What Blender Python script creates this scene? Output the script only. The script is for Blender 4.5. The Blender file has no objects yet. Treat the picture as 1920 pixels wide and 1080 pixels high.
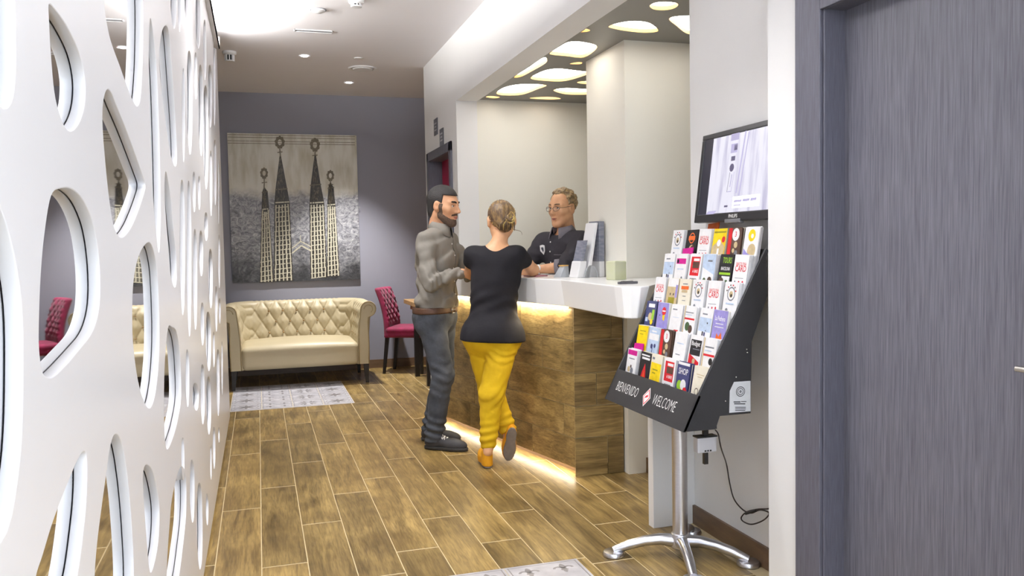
import bpy, math, random
import numpy as np
from mathutils import Vector, Matrix

SC = bpy.context.scene
COL = SC.collection

# ------------------------------------------------------------------ camera
FPX, YAW, PITCH, ROLL, CAMH = 1560.59, 0.295425, -0.0526897, -0.0188172, 1.42

def cam_axes():
    f = np.array([math.sin(YAW) * math.cos(PITCH), math.cos(YAW) * math.cos(PITCH), math.sin(PITCH)])
    r = np.cross(f, [0, 0, 1]); r /= np.linalg.norm(r); u = np.cross(r, f)
    r2 = r * math.cos(ROLL) + u * math.sin(ROLL); u2 = -r * math.sin(ROLL) + u * math.cos(ROLL)
    return r2, u2, f
CR, CU, CF = cam_axes()
CC = np.array([0, 0, CAMH])

def on(x, y, axis, val):
    """the point of the plane axis = val that pixel (x, y) of the 1920x1080 photograph looks at"""
    d = CR * (x - 960) / FPX + CU * (540 - y) / FPX + CF
    return CC + d * (val - CC[axis]) / d[axis]

cam = bpy.data.cameras.new('camera')
cam.sensor_width = 36; cam.lens = 36 * FPX / 1920; cam.clip_start = 0.02
camo = bpy.data.objects.new('camera', cam); COL.objects.link(camo)
camo.matrix_world = Matrix(((CR[0], CU[0], -CF[0], 0), (CR[1], CU[1], -CF[1], 0), (CR[2], CU[2], -CF[2], CAMH), (0, 0, 0, 1)))
SC.camera = camo

# ------------------------------------------------------------------ world, exposure
SC.view_settings.view_transform = 'Standard'
SC.view_settings.look = 'None'
SC.view_settings.gamma = 1
SC.view_settings.use_curve_mapping = False
SC.view_settings.exposure = 0.15
w = bpy.data.worlds.new('world'); SC.world = w; w.use_nodes = True
w.node_tree.nodes['Background'].inputs[0].default_value = (0.82, 0.9, 1.0, 1)
w.node_tree.nodes['Background'].inputs[1].default_value = 4.0        # daylight through the open entrance behind the camera
SC.cycles.use_denoising = True
SC.cycles.max_bounces = 8
SC.cycles.diffuse_bounces = 4
SC.cycles.glossy_bounces = 5
SC.cycles.caustics_reflective = False
SC.cycles.caustics_refractive = False
SC.cycles.sample_clamp_indirect = 6

# ------------------------------------------------------------------ materials
MATS = {}
def mat(name, col, rough=0.5, metal=0.0, var=0.06, scale=6.0, bump=0.0, bscale=60.0, stretch=(1, 1, 1), spec=0.5,
        emit=0.0, rand=0.0, col2=None, sheen=0.0, coat=0.0, trans=0.0):
    """procedural material: a noise-driven mix of two tones, optional fine relief, per-object tint"""
    if name in MATS: return MATS[name]
    m = bpy.data.materials.new(name); m.use_nodes = True
    nt = m.node_tree; b = nt.nodes['Principled BSDF']; L = nt.links.new
    tc = nt.nodes.new('ShaderNodeTexCoord'); mp = nt.nodes.new('ShaderNodeMapping')
    mp.inputs['Scale'].default_value = stretch
    L(tc.outputs['Object'], mp.inputs[0])
    nz = nt.nodes.new('ShaderNodeTexNoise'); nz.inputs['Scale'].default_value = scale; nz.inputs['Detail'].default_value = 6
    L(mp.outputs[0], nz.inputs['Vector'])
    cr = nt.nodes.new('ShaderNodeValToRGB')
    a = col if col2 is None else col2
    lo = [max(0, c * (1 - var)) for c in a]; hi = [min(1, c * (1 + var)) for c in col]
    cr.color_ramp.elements[0].position = 0.3; cr.color_ramp.elements[1].position = 0.7
    cr.color_ramp.elements[0].color = (*lo, 1); cr.color_ramp.elements[1].color = (*hi, 1)
    L(nz.outputs[0], cr.inputs[0])
    out = cr.outputs[0]
    if rand:
        oi = nt.nodes.new('ShaderNodeObjectInfo'); hs = nt.nodes.new('ShaderNodeHueSaturation')
        mr = nt.nodes.new('ShaderNodeMapRange'); mr.inputs[3].default_value = 1 - rand; mr.inputs[4].default_value = 1 + rand
        L(oi.outputs['Random'], mr.inputs[0]); L(mr.outputs[0], hs.inputs['Value']); L(out, hs.inputs['Color']); out = hs.outputs[0]
        ad = nt.nodes.new('ShaderNodeVectorMath'); ad.operation = 'ADD'
        sc = nt.nodes.new('ShaderNodeMath'); sc.operation = 'MULTIPLY'; sc.inputs[1].default_value = 37.0
        L(oi.outputs['Random'], sc.inputs[0]); L(mp.outputs[0], ad.inputs[0]); L(sc.outputs[0], ad.inputs[1]); L(ad.outputs[0], nz.inputs['Vector'])
    L(out, b.inputs['Base Color'])
    b.inputs['Roughness'].default_value = rough; b.inputs['Metallic'].default_value = metal
    b.inputs['Specular IOR Level'].default_value = spec
    if sheen: b.inputs['Sheen Weight'].default_value = sheen
    if coat: b.inputs['Coat Weight'].default_value = coat
    if trans:
        b.inputs['Transmission Weight'].default_value = trans
    if emit:
        L(out, b.inputs['Emission Color']); b.inputs['Emission Strength'].default_value = emit
    if bump:
        n2 = nt.nodes.new('ShaderNodeTexNoise'); n2.inputs['Scale'].default_value = bscale; n2.inputs['Detail'].default_value = 4
        L(mp.outputs[0], n2.inputs['Vector'])
        bp = nt.nodes.new('ShaderNodeBump'); bp.inputs['Strength'].default_value = bump; bp.inputs['Distance'].default_value = 0.01
        L(n2.outputs[0], bp.inputs['Height']); L(bp.outputs[0], b.inputs['Normal'])
    MATS[name] = m
    return m

def sr(r, g, b):
    """sRGB 0-255 to linear"""
    f = lambda c: (c / 255 / 12.92) if c / 255 <= 0.04045 else ((c / 255 + 0.055) / 1.055) ** 2.4
    return (f(r), f(g), f(b))

# ------------------------------------------------------------------ mesh helpers
class MB:
    """collects shapes; build() links them as one mesh object"""
    def __init__(s): s.v = []; s.f = []; s.m = []; s.k = 0
    def mi(s, k): s.k = k; return s
    def add(s, vs, fs):
        n = len(s.v); s.v += [tuple(map(float, p)) for p in vs]; s.f += [tuple(i + n for i in q) for q in fs]; s.m += [s.k] * len(fs); return s
    def box(s, x0, x1, y0, y1, z0, z1, M=None):
        vs = [(x, y, z) for z in (z0, z1) for y in (y0, y1) for x in (x0, x1)]
        if M is not None: vs = [M @ Vector(p) for p in vs]
        return s.add(vs, [(0, 2, 3, 1), (4, 5, 7, 6), (0, 1, 5, 4), (2, 6, 7, 3), (0, 4, 6, 2), (1, 3, 7, 5)])
    def prism(s, base, top):
        n = len(base); s.add(list(base) + list(top), [tuple(range(n))[::-1], tuple(range(n, 2 * n))] + [(i, (i + 1) % n, n + (i + 1) % n, n + i) for i in range(n)]); return s
    def tube(s, pts, r, n=10, cap=True):
        pts = [Vector(p) for p in pts]; rs = r if hasattr(r, '__len__') else [r] * len(pts)
        up = None; rings = []
        for i, p in enumerate(pts):
            d = (pts[min(i + 1, len(pts) - 1)] - pts[max(i - 1, 0)]).normalized()
            if up is None: up = Vector((0, 0, 1)) if abs(d.z) < 0.9 else Vector((1, 0, 0))
            a = d.cross(up).normalized(); up = a.cross(d).normalized()
            rings.append([p + (a * math.cos(t) + up * math.sin(t)) * rs[i] for t in [2 * math.pi * k / n for k in range(n)]])
        vs = [q for rg in rings for q in rg]; fs = []
        for i in range(len(pts) - 1):
            for k in range(n):
                fs.append((i * n + k, i * n + (k + 1) % n, (i + 1) * n + (k + 1) % n, (i + 1) * n + k))
        if cap: fs += [tuple(range(n))[::-1], tuple(range(len(vs) - n, len(vs)))]
        return s.add(vs, fs)
    def lathe(s, prof, c=(0, 0, 0), n=24, M=None):
        vs = []; fs = []
        for (r, z) in prof:
            for k in range(n):
                t = 2 * math.pi * k / n; p = Vector((r * math.cos(t), r * math.sin(t), z))
                if M is not None: p = M @ p
                vs.append((p.x + c[0], p.y + c[1], p.z + c[2]))
        for i in range(len(prof) - 1):
            for k in range(n): fs.append((i * n + k, i * n + (k + 1) % n, (i + 1) * n + (k + 1) % n, (i + 1) * n + k))
        fs += [tuple(range(n))[::-1], tuple(range(len(vs) - n, len(vs)))]
        return s.add(vs, fs)
    def ball(s, c, r, n=10):
        prof = [(max(1e-4, math.sin(math.pi * i / n)), -math.cos(math.pi * i / n)) for i in range(n + 1)]
        r = r if hasattr(r, '__len__') else (r, r, r)
        vs = []; fs = []; m = n + 4
        for (a, z) in prof:
            for k in range(m): vs.append((c[0] + r[0] * a * math.cos(2 * math.pi * k / m), c[1] + r[1] * a * math.sin(2 * math.pi * k / m), c[2] + r[2] * z))
        for i in range(n):
            for k in range(m): fs.append((i * m + k, i * m + (k + 1) % m, (i + 1) * m + (k + 1) % m, (i + 1) * m + k))
        return s.add(vs, fs)
    def build(s, name, mats, parent=None, smooth=False, bevel=0, seg=2):
        me = bpy.data.meshes.new(name); me.from_pydata(s.v, [], s.f)
        mats = mats if isinstance(mats, (list, tuple)) else [mats]
        for m in mats: me.materials.append(m)
        if len(mats) > 1: me.polygons.foreach_set('material_index', s.m)
        me.update()
        return link(name, me, parent, smooth, bevel, seg)

def link(name, me, parent=None, smooth=False, bevel=0, seg=2):
    o = bpy.data.objects.new(name, me); COL.objects.link(o)
    if parent: o.parent = parent
    if smooth:
        me.polygons.foreach_set('use_smooth', [True] * len(me.polygons))
        if smooth == 'auto':
            md = o.modifiers.new('edges', 'EDGE_SPLIT'); md.split_angle = math.radians(40)
    if bevel:
        md = o.modifiers.new('bevel', 'BEVEL'); md.width = bevel; md.segments = seg; md.limit_method = 'ANGLE'; md.harden_normals = False
    return o

def box(name, x0, x1, y0, y1, z0, z1, m, parent=None, bevel=0):
    return MB().box(x0, x1, y0, y1, z0, z1).build(name, m, parent, bevel=bevel)

def tag(o, label=None, cat=None, group=None, kind=None):
    for k, v in (('label', label), ('category', cat), ('group', group), ('kind', kind)):
        if v: o[k] = v
    return o

def thing(name, label, cat, loc=(0, 0, 0), rz=0, group=None):
    o = bpy.data.objects.new(name, None); COL.objects.link(o); o.location = loc; o.rotation_euler = (0, 0, rz)
    o.empty_display_size = 0.1
    return tag(o, label, cat, group)

def struct(o, label=None):
    o['kind'] = 'structure'
    if label: o['label'] = label
    return o

def at0(o, loc):
    """move the origin of a mesh built in world coordinates to loc"""
    o.data.transform(Matrix.Translation(-Vector(loc))); o.location = loc; return o

def spline(pts, n=8):
    """closed Catmull-Rom through pts"""
    P = [np.array(p, float) for p in pts]; N = len(P); out = []
    for i in range(N):
        a, b, c, d = P[i - 1], P[i], P[(i + 1) % N], P[(i + 2) % N]
        for k in range(n):
            t = k / n
            out.append(0.5 * (2 * b + (c - a) * t + (2 * a - 5 * b + 4 * c - d) * t * t + (3 * b - a - 3 * c + d) * t ** 3))
    return out

def eval_mesh(ob):
    dg = bpy.context.evaluated_depsgraph_get(); dg.update()
    e = ob.evaluated_get(dg); me = e.to_mesh()
    vs = [tuple(v.co) for v in me.vertices]; fs = [tuple(p.vertices) for p in me.polygons]
    e.to_mesh_clear(); return vs, fs

def plate(outer, holes, th, bev=0.0):
    """flat plate in u, v with holes, thickness th about w = 0"""
    cu = bpy.data.curves.new('tmp', 'CURVE'); cu.dimensions = '2D'; cu.fill_mode = 'BOTH'; cu.extrude = th / 2 - bev; cu.bevel_depth = bev; cu.bevel_resolution = 1
    for poly in [outer] + holes:
        sp = cu.splines.new('POLY'); sp.points.add(len(poly) - 1); sp.use_cyclic_u = True
        for p, q in zip(sp.points, poly): p.co = (q[0], q[1], 0, 1)
    ob = bpy.data.objects.new('tmp', cu); COL.objects.link(ob)
    r = eval_mesh(ob); bpy.data.objects.remove(ob); bpy.data.curves.remove(cu)
    return r

TXT = {}
def text(s, size=1.0, align='CENTER', bold=0.0, width=None):
    """flat text outline as verts, faces in x, y"""
    k = (s, align, bold)
    if k not in TXT:
        cu = bpy.data.curves.new('tmp', 'FONT'); cu.body = s; cu.align_x = align; cu.align_y = 'CENTER'; cu.size = 1; cu.offset = bold; cu.resolution_u = 2
        ob = bpy.data.objects.new('tmp', cu); COL.objects.link(ob); TXT[k] = eval_mesh(ob); bpy.data.objects.remove(ob); bpy.data.curves.remove(cu)
    vs, fs = TXT[k]
    sx = size
    if width:
        xs = [v[0] for v in vs]; sx = width / max(1e-6, max(xs) - min(xs))
    return [(v[0] * sx, v[1] * size, 0) for v in vs], fs

# ------------------------------------------------------------------ signed-distance modelling (bodies, clothes, upholstery)
def V(*a): return np.array(a, float)
def rc(P, a, b, r1, r2):
    a = np.asarray(a, float); b = np.asarray(b, float); ba = b - a
    t = np.clip(((P - a) @ ba) / max(1e-9, ba @ ba), 0, 1)
    return np.linalg.norm(P - a - t[:, None] * ba, axis=1) - (r1 + (r2 - r1) * t)
def ell(P, c, r, R=None):
    q = P - np.asarray(c, float)
    if R is not None: q = q @ R
    r = np.asarray(r, float); k0 = np.linalg.norm(q / r, axis=1); k1 = np.linalg.norm(q / (r * r), axis=1)
    return k0 * (k0 - 1) / np.maximum(k1, 1e-6)
def rbox(P, c, h, r, R=None):
    q = P - np.asarray(c, float)
    if R is not None: q = q @ R
    q = np.abs(q) - (np.asarray(h, float) - r)
    return np.linalg.norm(np.maximum(q, 0), axis=1) + np.minimum(q.max(axis=1), 0) - r
def smin(a, b, k):
    h = np.maximum(k - np.abs(a - b), 0) / k
    return np.minimum(a, b) - h * h * k / 4
def smax(a, b, k): return -smin(-a, -b, k)
def U(k, *ds):
    d = ds[0]
    for e in ds[1:]: d = smin(d, e, k)
    return d
def sdf_mesh(name, f, lo, hi, vox, m, parent=None, smooth=True):
    lo = np.asarray(lo, float); hi = np.asarray(hi, float); B = 8
    nb = np.ceil((hi - lo) / (vox * B)).astype(int); n = nb * B
    ctr = np.stack(np.meshgrid(*[np.arange(k) for k in nb], indexing='ij'), -1).reshape(-1, 3)
    d = f(lo + (ctr * B + (B - 1) / 2) * vox)
    keep = np.abs(d) < vox * B * 1.0 + 0.03
    G = np.repeat(np.repeat(np.repeat(np.where(d < 0, -1.0, 1.0).reshape(nb), B, 0), B, 1), B, 2)
    off = np.stack(np.meshgrid(*[np.arange(B)] * 3, indexing='ij'), -1).reshape(-1, 3)
    kc = ctr[keep]
    for i in range(0, len(kc), 400):
        ix = (kc[i:i + 400, None, :] * B + off[None]).reshape(-1, 3)
        G[ix[:, 0], ix[:, 1], ix[:, 2]] = f(lo + ix * vox)
    G[0], G[-1], G[:, 0], G[:, -1], G[:, :, 0], G[:, :, -1] = 1, 1, 1, 1, 1, 1
    I = G < 0
    cnt = sum(I[a:n[0] - 1 + a, b:n[1] - 1 + b, c:n[2] - 1 + c].astype(np.int8) for a in (0, 1) for b in (0, 1) for c in (0, 1))
    act = np.argwhere((cnt > 0) & (cnt < 8))
    idx = -np.ones(n - 1, int); idx[act[:, 0], act[:, 1], act[:, 2]] = np.arange(len(act))
    cs = [(a, b, c) for a in (0, 1) for b in (0, 1) for c in (0, 1)]
    val = [G[act[:, 0] + a, act[:, 1] + b, act[:, 2] + c] for a, b, c in cs]
    s = np.zeros((len(act), 3)); k = np.zeros(len(act))
    for i in range(8):
        for j in range(i + 1, 8):
            if sum(abs(p - q) for p, q in zip(cs[i], cs[j])) != 1: continue
            x = (val[i] < 0) != (val[j] < 0)
            t = np.clip(val[i] / np.where(x, val[i] - val[j], 1), 0, 1)
            s += np.where(x[:, None], np.array(cs[i]) + t[:, None] * (np.array(cs[j]) - np.array(cs[i])), 0); k += x
    vs = lo + (act + s / k[:, None]) * vox
    fs = []
    for ax in range(3):
        A = [slice(None)] * 3; Bq = [slice(None)] * 3; A[ax] = slice(0, -1); Bq[ax] = slice(1, None)
        e = np.argwhere(I[tuple(A)] != I[tuple(Bq)])
        u, v = (ax + 1) % 3, (ax + 2) % 3
        q = []
        for du, dv in ((1, 1), (0, 1), (0, 0), (1, 0)):
            c = e.copy(); c[:, u] -= du; c[:, v] -= dv; q.append(idx[c[:, 0], c[:, 1], c[:, 2]])
        q = np.stack(q, 1)
        ins = I[e[:, 0], e[:, 1], e[:, 2]]
        q[~ins] = q[~ins][:, ::-1]
        fs.append(q)
    fs = np.concatenate(fs)
    me = bpy.data.meshes.new(name)
    me.vertices.add(len(vs)); me.vertices.foreach_set('co', vs.ravel())
    me.loops.add(fs.size); me.loops.foreach_set('vertex_index', fs.ravel())
    me.polygons.add(len(fs)); me.polygons.foreach_set('loop_start', np.arange(0, fs.size, 4)); me.polygons.foreach_set('loop_total', np.full(len(fs), 4))
    me.materials.append(m); me.update(calc_edges=True); me.validate()
    return link(name, me, parent, smooth)
# ================================================================== the setting
CEIL, XL, XR, YB = 3.15, -0.265, 1.60, 9.75
M_white = mat('white_wall_paint', sr(236, 236, 236), 0.6, var=0.015, scale=2, bump=0.03, bscale=220)
M_cream = mat('cream_wall_paint', sr(238, 236, 226), 0.6, var=0.015, scale=2, bump=0.03, bscale=220)
M_ceil = mat('ceiling_paint', sr(236, 234, 238), 0.75, var=0.015, scale=1.5)
M_greywall = mat('violet_grey_wall_paint', sr(150, 150, 161), 0.6, var=0.03, scale=1.2, bump=0.04, bscale=200)
M_grout = mat('pale_grout', sr(214, 196, 156), 0.8, var=0.06, scale=30)
M_skirt = mat('brown_tile_skirting', sr(108, 84, 62), 0.4, var=0.25, scale=5, stretch=(1, 1, 6))
M_jamb = mat('charcoal_wood', sr(92, 92, 104), 0.45, var=0.22, scale=30, stretch=(8, 8, 0.35), bump=0.15, bscale=40)
M_door = mat('grey_grained_wood', sr(112, 112, 122), 0.42, col2=sr(86, 86, 97), var=0.08, scale=26, stretch=(9, 9, 0.28), bump=0.12, bscale=40)
M_burg = mat('burgundy_paint', sr(150, 18, 60), 0.45, var=0.08, scale=3)
M_metal = mat('brushed_aluminium', sr(205, 205, 210), 0.28, 1.0, var=0.05, scale=30, stretch=(1, 1, 12))
M_chrome = mat('satin_nickel', sr(200, 198, 192), 0.25, 1.0, var=0.04, scale=20)
M_white_pl = mat('white_plastic', sr(228, 228, 230), 0.4, var=0.02, scale=8)
M_black_pl = mat('black_plastic', sr(22, 22, 24), 0.35, var=0.1, scale=12)
M_grey_pl = mat('grey_plastic', sr(150, 150, 156), 0.4, var=0.05, scale=12)

def wood(name, axis, c1, c2, rough):
    """glazed wood-look tile: streaks along one axis, blotches, a different piece of grain for each tile"""
    m = bpy.data.materials.new(name); m.use_nodes = True; nt = m.node_tree; L = nt.links.new; N = nt.nodes.new
    b = nt.nodes['Principled BSDF']; tc = N('ShaderNodeTexCoord'); oi = N('ShaderNodeObjectInfo')
    mu = N('ShaderNodeMath'); mu.operation = 'MULTIPLY'; mu.inputs[1].default_value = 61; L(oi.outputs['Random'], mu.inputs[0])
    ad = N('ShaderNodeVectorMath'); L(tc.outputs['Object'], ad.inputs[0]); L(mu.outputs[0], ad.inputs[1])
    mp = N('ShaderNodeMapping'); s = [9, 9, 9]; s[axis] = 0.9; mp.inputs['Scale'].default_value = s; L(ad.outputs[0], mp.inputs[0])
    n1 = N('ShaderNodeTexNoise'); n1.inputs['Scale'].default_value = 2.2; n1.inputs['Detail'].default_value = 9; n1.inputs['Roughness'].default_value = 0.66; n1.inputs['Distortion'].default_value = 0.7
    L(mp.outputs[0], n1.inputs['Vector'])
    n2 = N('ShaderNodeTexNoise'); n2.inputs['Scale'].default_value = 3.2; n2.inputs['Detail'].default_value = 3; L(ad.outputs[0], n2.inputs['Vector'])
    mp3 = N('ShaderNodeMapping'); s = [130, 130, 130]; s[axis] = 9; mp3.inputs['Scale'].default_value = s; L(ad.outputs[0], mp3.inputs[0])
    n3 = N('ShaderNodeTexNoise'); n3.inputs['Scale'].default_value = 1; n3.inputs['Detail'].default_value = 2; L(mp3.outputs[0], n3.inputs['Vector'])
    r1 = N('ShaderNodeValToRGB'); e = r1.color_ramp.elements; e[0].position = 0.32; e[1].position = 0.68; e[0].color = (*c1, 1); e[1].color = (*c2, 1); L(n1.outputs[0], r1.inputs[0])
    mx = N('ShaderNodeMix'); mx.data_type = 'RGBA'; mx.blend_type = 'MULTIPLY'; mx.inputs[0].default_value = 0.68
    r2 = N('ShaderNodeValToRGB'); e = r2.color_ramp.elements; e[0].position = 0.35; e[1].position = 0.66; e[0].color = (0.38, 0.34, 0.3, 1); e[1].color = (1, 1, 1, 1); L(n2.outputs[0], r2.inputs[0])
    L(r1.outputs[0], mx.inputs[6]); L(r2.outputs[0], mx.inputs[7])
    m2 = N('ShaderNodeMix'); m2.data_type = 'RGBA'; m2.blend_type = 'MULTIPLY'; m2.inputs[0].default_value = 0.45
    r3 = N('ShaderNodeValToRGB'); e = r3.color_ramp.elements; e[0].position = 0.38; e[1].position = 0.55; e[0].color = (0.45, 0.4, 0.36, 1); e[1].color = (1, 1, 1, 1); L(n3.outputs[0], r3.inputs[0])
    L(mx.outputs[2], m2.inputs[6]); L(r3.outputs[0], m2.inputs[7])
    hs = N('ShaderNodeHueSaturation'); mr = N('ShaderNodeMapRange'); mr.inputs[3].default_value = 0.8; mr.inputs[4].default_value = 1.16
    L(oi.outputs['Random'], mr.inputs[0]); L(mr.outputs[0], hs.inputs['Value']); L(m2.outputs[2], hs.inputs['Color'])
    L(hs.outputs[0], b.inputs['Base Color']); b.inputs['Roughness'].default_value = rough
    bp = N('ShaderNodeBump'); bp.inputs['Strength'].default_value = 0.12; bp.inputs['Distance'].default_value = 0.004; L(n3.outputs[0], bp.inputs['Height']); L(bp.outputs[0], b.inputs['Normal'])
    return m
M_plank = wood('wood_look_floor_tile', 1, sr(118, 96, 54), sr(192, 163, 102), 0.36)
M_clad = wood('wood_look_counter_tile', 1, sr(118, 97, 60), sr(190, 164, 108), 0.4)
M_cladx = wood('wood_look_counter_tile_end', 0, sr(118, 97, 60), sr(190, 164, 108), 0.4)

floor = struct(box('floor', -1.35, 3.3, -2.5, YB + 0.1, -0.1, 0.0, M_grout))
# planks: 0.2 m wide along Y, joints staggered column by column as read off the photograph
PH = {0: on(450, 853, 2, 0)[1], 1: 6.37, 2: 6.90, 3: 6.10, 4: on(760, 891, 2, 0)[1], 5: on(880, 964, 2, 0)[1], 6: on(950, 874, 2, 0)[1]}
PL = 1.28; inlays = [(-0.28, 0.80, 7.62, 8.95), (0.30, 1.325, 2.06, 3.44)]
plank_mesh = {}
random.seed(5)
def plank(x0, x1, y0, y1):
    w_, l_ = round(x1 - x0 - 0.004, 4), round(y1 - y0 - 0.009, 4)
    if l_ < 0.02 or w_ < 0.01: return
    if (w_, l_) not in plank_mesh:
        b = MB(); q = 0.0008; e = 0.0012
        base = [(-w_ / 2, -l_ / 2, 0.0), (w_ / 2, -l_ / 2, 0.0), (w_ / 2, l_ / 2, 0.0), (-w_ / 2, l_ / 2, 0.0)]
        b.prism(base, [(x * (1 - 2 * q / w_), y * (1 - 2 * q / l_), e) for x, y, z in base])
        me = bpy.data.meshes.new('plank'); me.from_pydata(b.v, [], b.f); me.materials.append(M_plank); plank_mesh[(w_, l_)] = me
    o = bpy.data.objects.new('plank', plank_mesh[(w_, l_)]); COL.objects.link(o); o.parent = floor; o.location = ((x0 + x1) / 2, (y0 + y1) / 2, 0)
def cut(y0, y1, spans):
    """the parts of y0..y1 outside the blocked spans"""
    out = [(y0, y1)]
    for a, b in spans:
        nw = []
        for s, e in out:
            if b <= s or a >= e: nw.append((s, e)); continue
            if a > s: nw.append((s, a))
            if b < e: nw.append((b, e))
        out = nw
    return out
for k in range(-5, 16):
    x0 = -0.2295 + 0.2 * k; x1 = x0 + 0.2
    xm = (x0 + x1) / 2
    if k < 0: lo, hi = (7.30, YB)
    else: lo, hi = (-1.2 if xm < 1.75 else 2.84 if xm < 2.0 else 3.72), YB
    if xm > 2.9: break
    ph = PH.get(k, 6.0 + 0.47 * k)
    y = ph - PL * math.ceil((ph - lo) / PL)
    while y < hi:
        blocked = [(i[2], i[3]) for i in inlays if x0 > i[0] - 0.02 and x1 < i[1] + 0.02]
        if xm > 1.6: blocked.append((6.74, 8.08))
        if xm > 2.1: blocked.append((4.62, 5.2))
        part = [i for i in inlays if i not in [j for j in inlays if x0 > j[0] - 0.02 and x1 < j[1] + 0.02] and x0 < i[1] and x1 > i[0]]
        for a, b in cut(max(y, lo), min(y + PL, hi), blocked):
            done = False
            for i in part:                       # a column that the inlay covers only in part
                if b > i[2] and a < i[3]:
                    for c, d in cut(a, b, [(i[2], i[3])]): plank(x0, x1, c, d)
                    c, d = max(a, i[2]), min(b, i[3])
                    if x0 < i[0]: plank(x0, i[0], c, d)
                    if x1 > i[1]: plank(i[1], x1, c, d)
                    done = True
            if not done: plank(x0, x1, a, b)
        y += PL
for y in np.arange(-1.2, 7.3, PL): plank(XL - 0.02, -0.2295, y, min(y + PL, 7.3))

# patterned tile inlays in the floor
M_tile = mat('worn_white_tile', sr(202, 200, 203), 0.35, col2=sr(166, 164, 171), var=0.03, scale=9, bump=0.05, bscale=80)
M_tileg = mat('worn_grey_print', sr(146, 142, 142), 0.4, col2=sr(120, 116, 118), var=0.15, scale=25)
def motif(b, kind, s, rnd):
    """flat printed ornament on a tile of side s: petals, scrolls, borders"""
    z = 0.0009
    def leaf(cx, cy, a, l_, w_):
        n = 9; pts = []
        for i in range(n + 1): t = i / n; pts.append((t * l_, w_ * math.sin(math.pi * t) ** 0.8))
        for i in range(n - 1, 0, -1): t = i / n; pts.append((t * l_, -w_ * math.sin(math.pi * t) ** 0.8))
        ca, sa = math.cos(a), math.sin(a)
        b.add([(cx + x * ca - y * sa, cy + x * sa + y * ca, z) for x, y in pts], [tuple(range(len(pts)))])
    def arc(cx, cy, r, a0, a1, w_):
        n = 10; vs = []
        for i in range(n + 1):
            t = a0 + (a1 - a0) * i / n; vs += [(cx + (r - w_) * math.cos(t), cy + (r - w_) * math.sin(t), z), (cx + (r + w_) * math.cos(t), cy + (r + w_) * math.sin(t), z)]
        b.add(vs, [(2 * i, 2 * i + 1, 2 * i + 3, 2 * i + 2) for i in range(n)])
    def bar(x0, x1, y0, y1): b.add([(x0, y0, z), (x1, y0, z), (x1, y1, z), (x0, y1, z)], [(0, 1, 2, 3)])
    if kind == 0:                                   # four fleurs-de-lis
        for sx in (-1, 1):
            for sy in (-1, 1):
                cx, cy = sx * s * 0.23, sy * s * 0.23
                leaf(cx, cy, math.pi / 2, s * 0.17, s * 0.04)
                for q in (-1, 1): arc(cx + q * s * 0.07, cy + s * 0.02, s * 0.055, math.pi / 2 - q * 1.5, math.pi / 2 - q * 1.5 + q * 4.2, s * 0.018)
                leaf(cx, cy, -math.pi / 2, s * 0.11, s * 0.03)
    elif kind == 1:                                 # eight-petal flower in rings
        for i in range(8): leaf(0, 0, i * math.pi / 4, s * 0.34, s * 0.05)
        arc(0, 0, s * 0.4, 0, 2 * math.pi, s * 0.012); arc(0, 0, s * 0.1, 0, 2 * math.pi, s * 0.02)
        for sx in (-1, 1):
            for sy in (-1, 1): arc(sx * s * 0.48, sy * s * 0.48, s * 0.12, 0, 2 * math.pi, s * 0.012) if False else leaf(sx * s * 0.42, sy * s * 0.42, math.atan2(-sy, -sx), s * 0.12, s * 0.03)
    else:                                           # leaves and a border
        for i in range(4):
            a = i * math.pi / 2 + math.pi / 4
            for q in (-0.5, 0, 0.5): leaf(math.cos(a) * s * 0.08, math.sin(a) * s * 0.08, a + q, s * 0.3, s * 0.035)
    for q in (-1, 1):
        bar(-s * 0.47, s * 0.47, q * s * 0.455 - s * 0.008, q * s * 0.455 + s * 0.008); bar(q * s * 0.455 - s * 0.008, q * s * 0.455 + s * 0.008, -s * 0.47, s * 0.47)
tmesh = {}
for n_, (x0, x1, y0, y1) in enumerate(inlays):
    nx, ny = ((4, 4), (3, 4))[n_]
    dx, dy = (x1 - x0) / nx, (y1 - y0) / ny
    for i in range(nx):
        for j in range(ny):
            key = (n_, (i * 2 + j * 3 + (1 if n_ == 0 else 0)) % 3 if not (n_ == 1 and j == ny - 1) else 0)
            if key not in tmesh:
                bb = MB(); bb.box(-dx / 2 + 0.002, dx / 2 - 0.002, -dy / 2 + 0.002, dy / 2 - 0.002, 0, 0.0025); t0 = MB(); motif(t0, key[1], min(dx, dy), random)
                bb.mi(1); bb.add([(x, y, z + 0.0018) for x, y, z in t0.v], t0.f)
                o = bb.build('patterned_tile', [M_tile, M_tileg]); tmesh[key] = o.data
            else: o = bpy.data.objects.new('patterned_tile', tmesh[key]); COL.objects.link(o)
            o.parent = floor; o.location = (x0 + dx * (i + 0.5), y0 + dy * (j + 0.5), 0)

# walls, ceiling
struct(MB().box(-1.35, 3.3, -0.8, YB + 0.1, CEIL, CEIL + 0.1).build('ceiling', M_ceil))
struct(box('wall_back', -1.35, 3.3, YB, YB + 0.1, 0, CEIL, M_greywall))
struct(box('wall_left', XL - 0.16, XL - 0.026, -0.8, 7.27, 0, CEIL, M_white))
struct(box('wall_left_recess', -1.35, -1.25, 7.27, YB, 0, CEIL, M_greywall))
struct(box('wall_left_return', -1.35, XL - 0.16, 7.17, 7.27, 0, CEIL, M_white))
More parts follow.
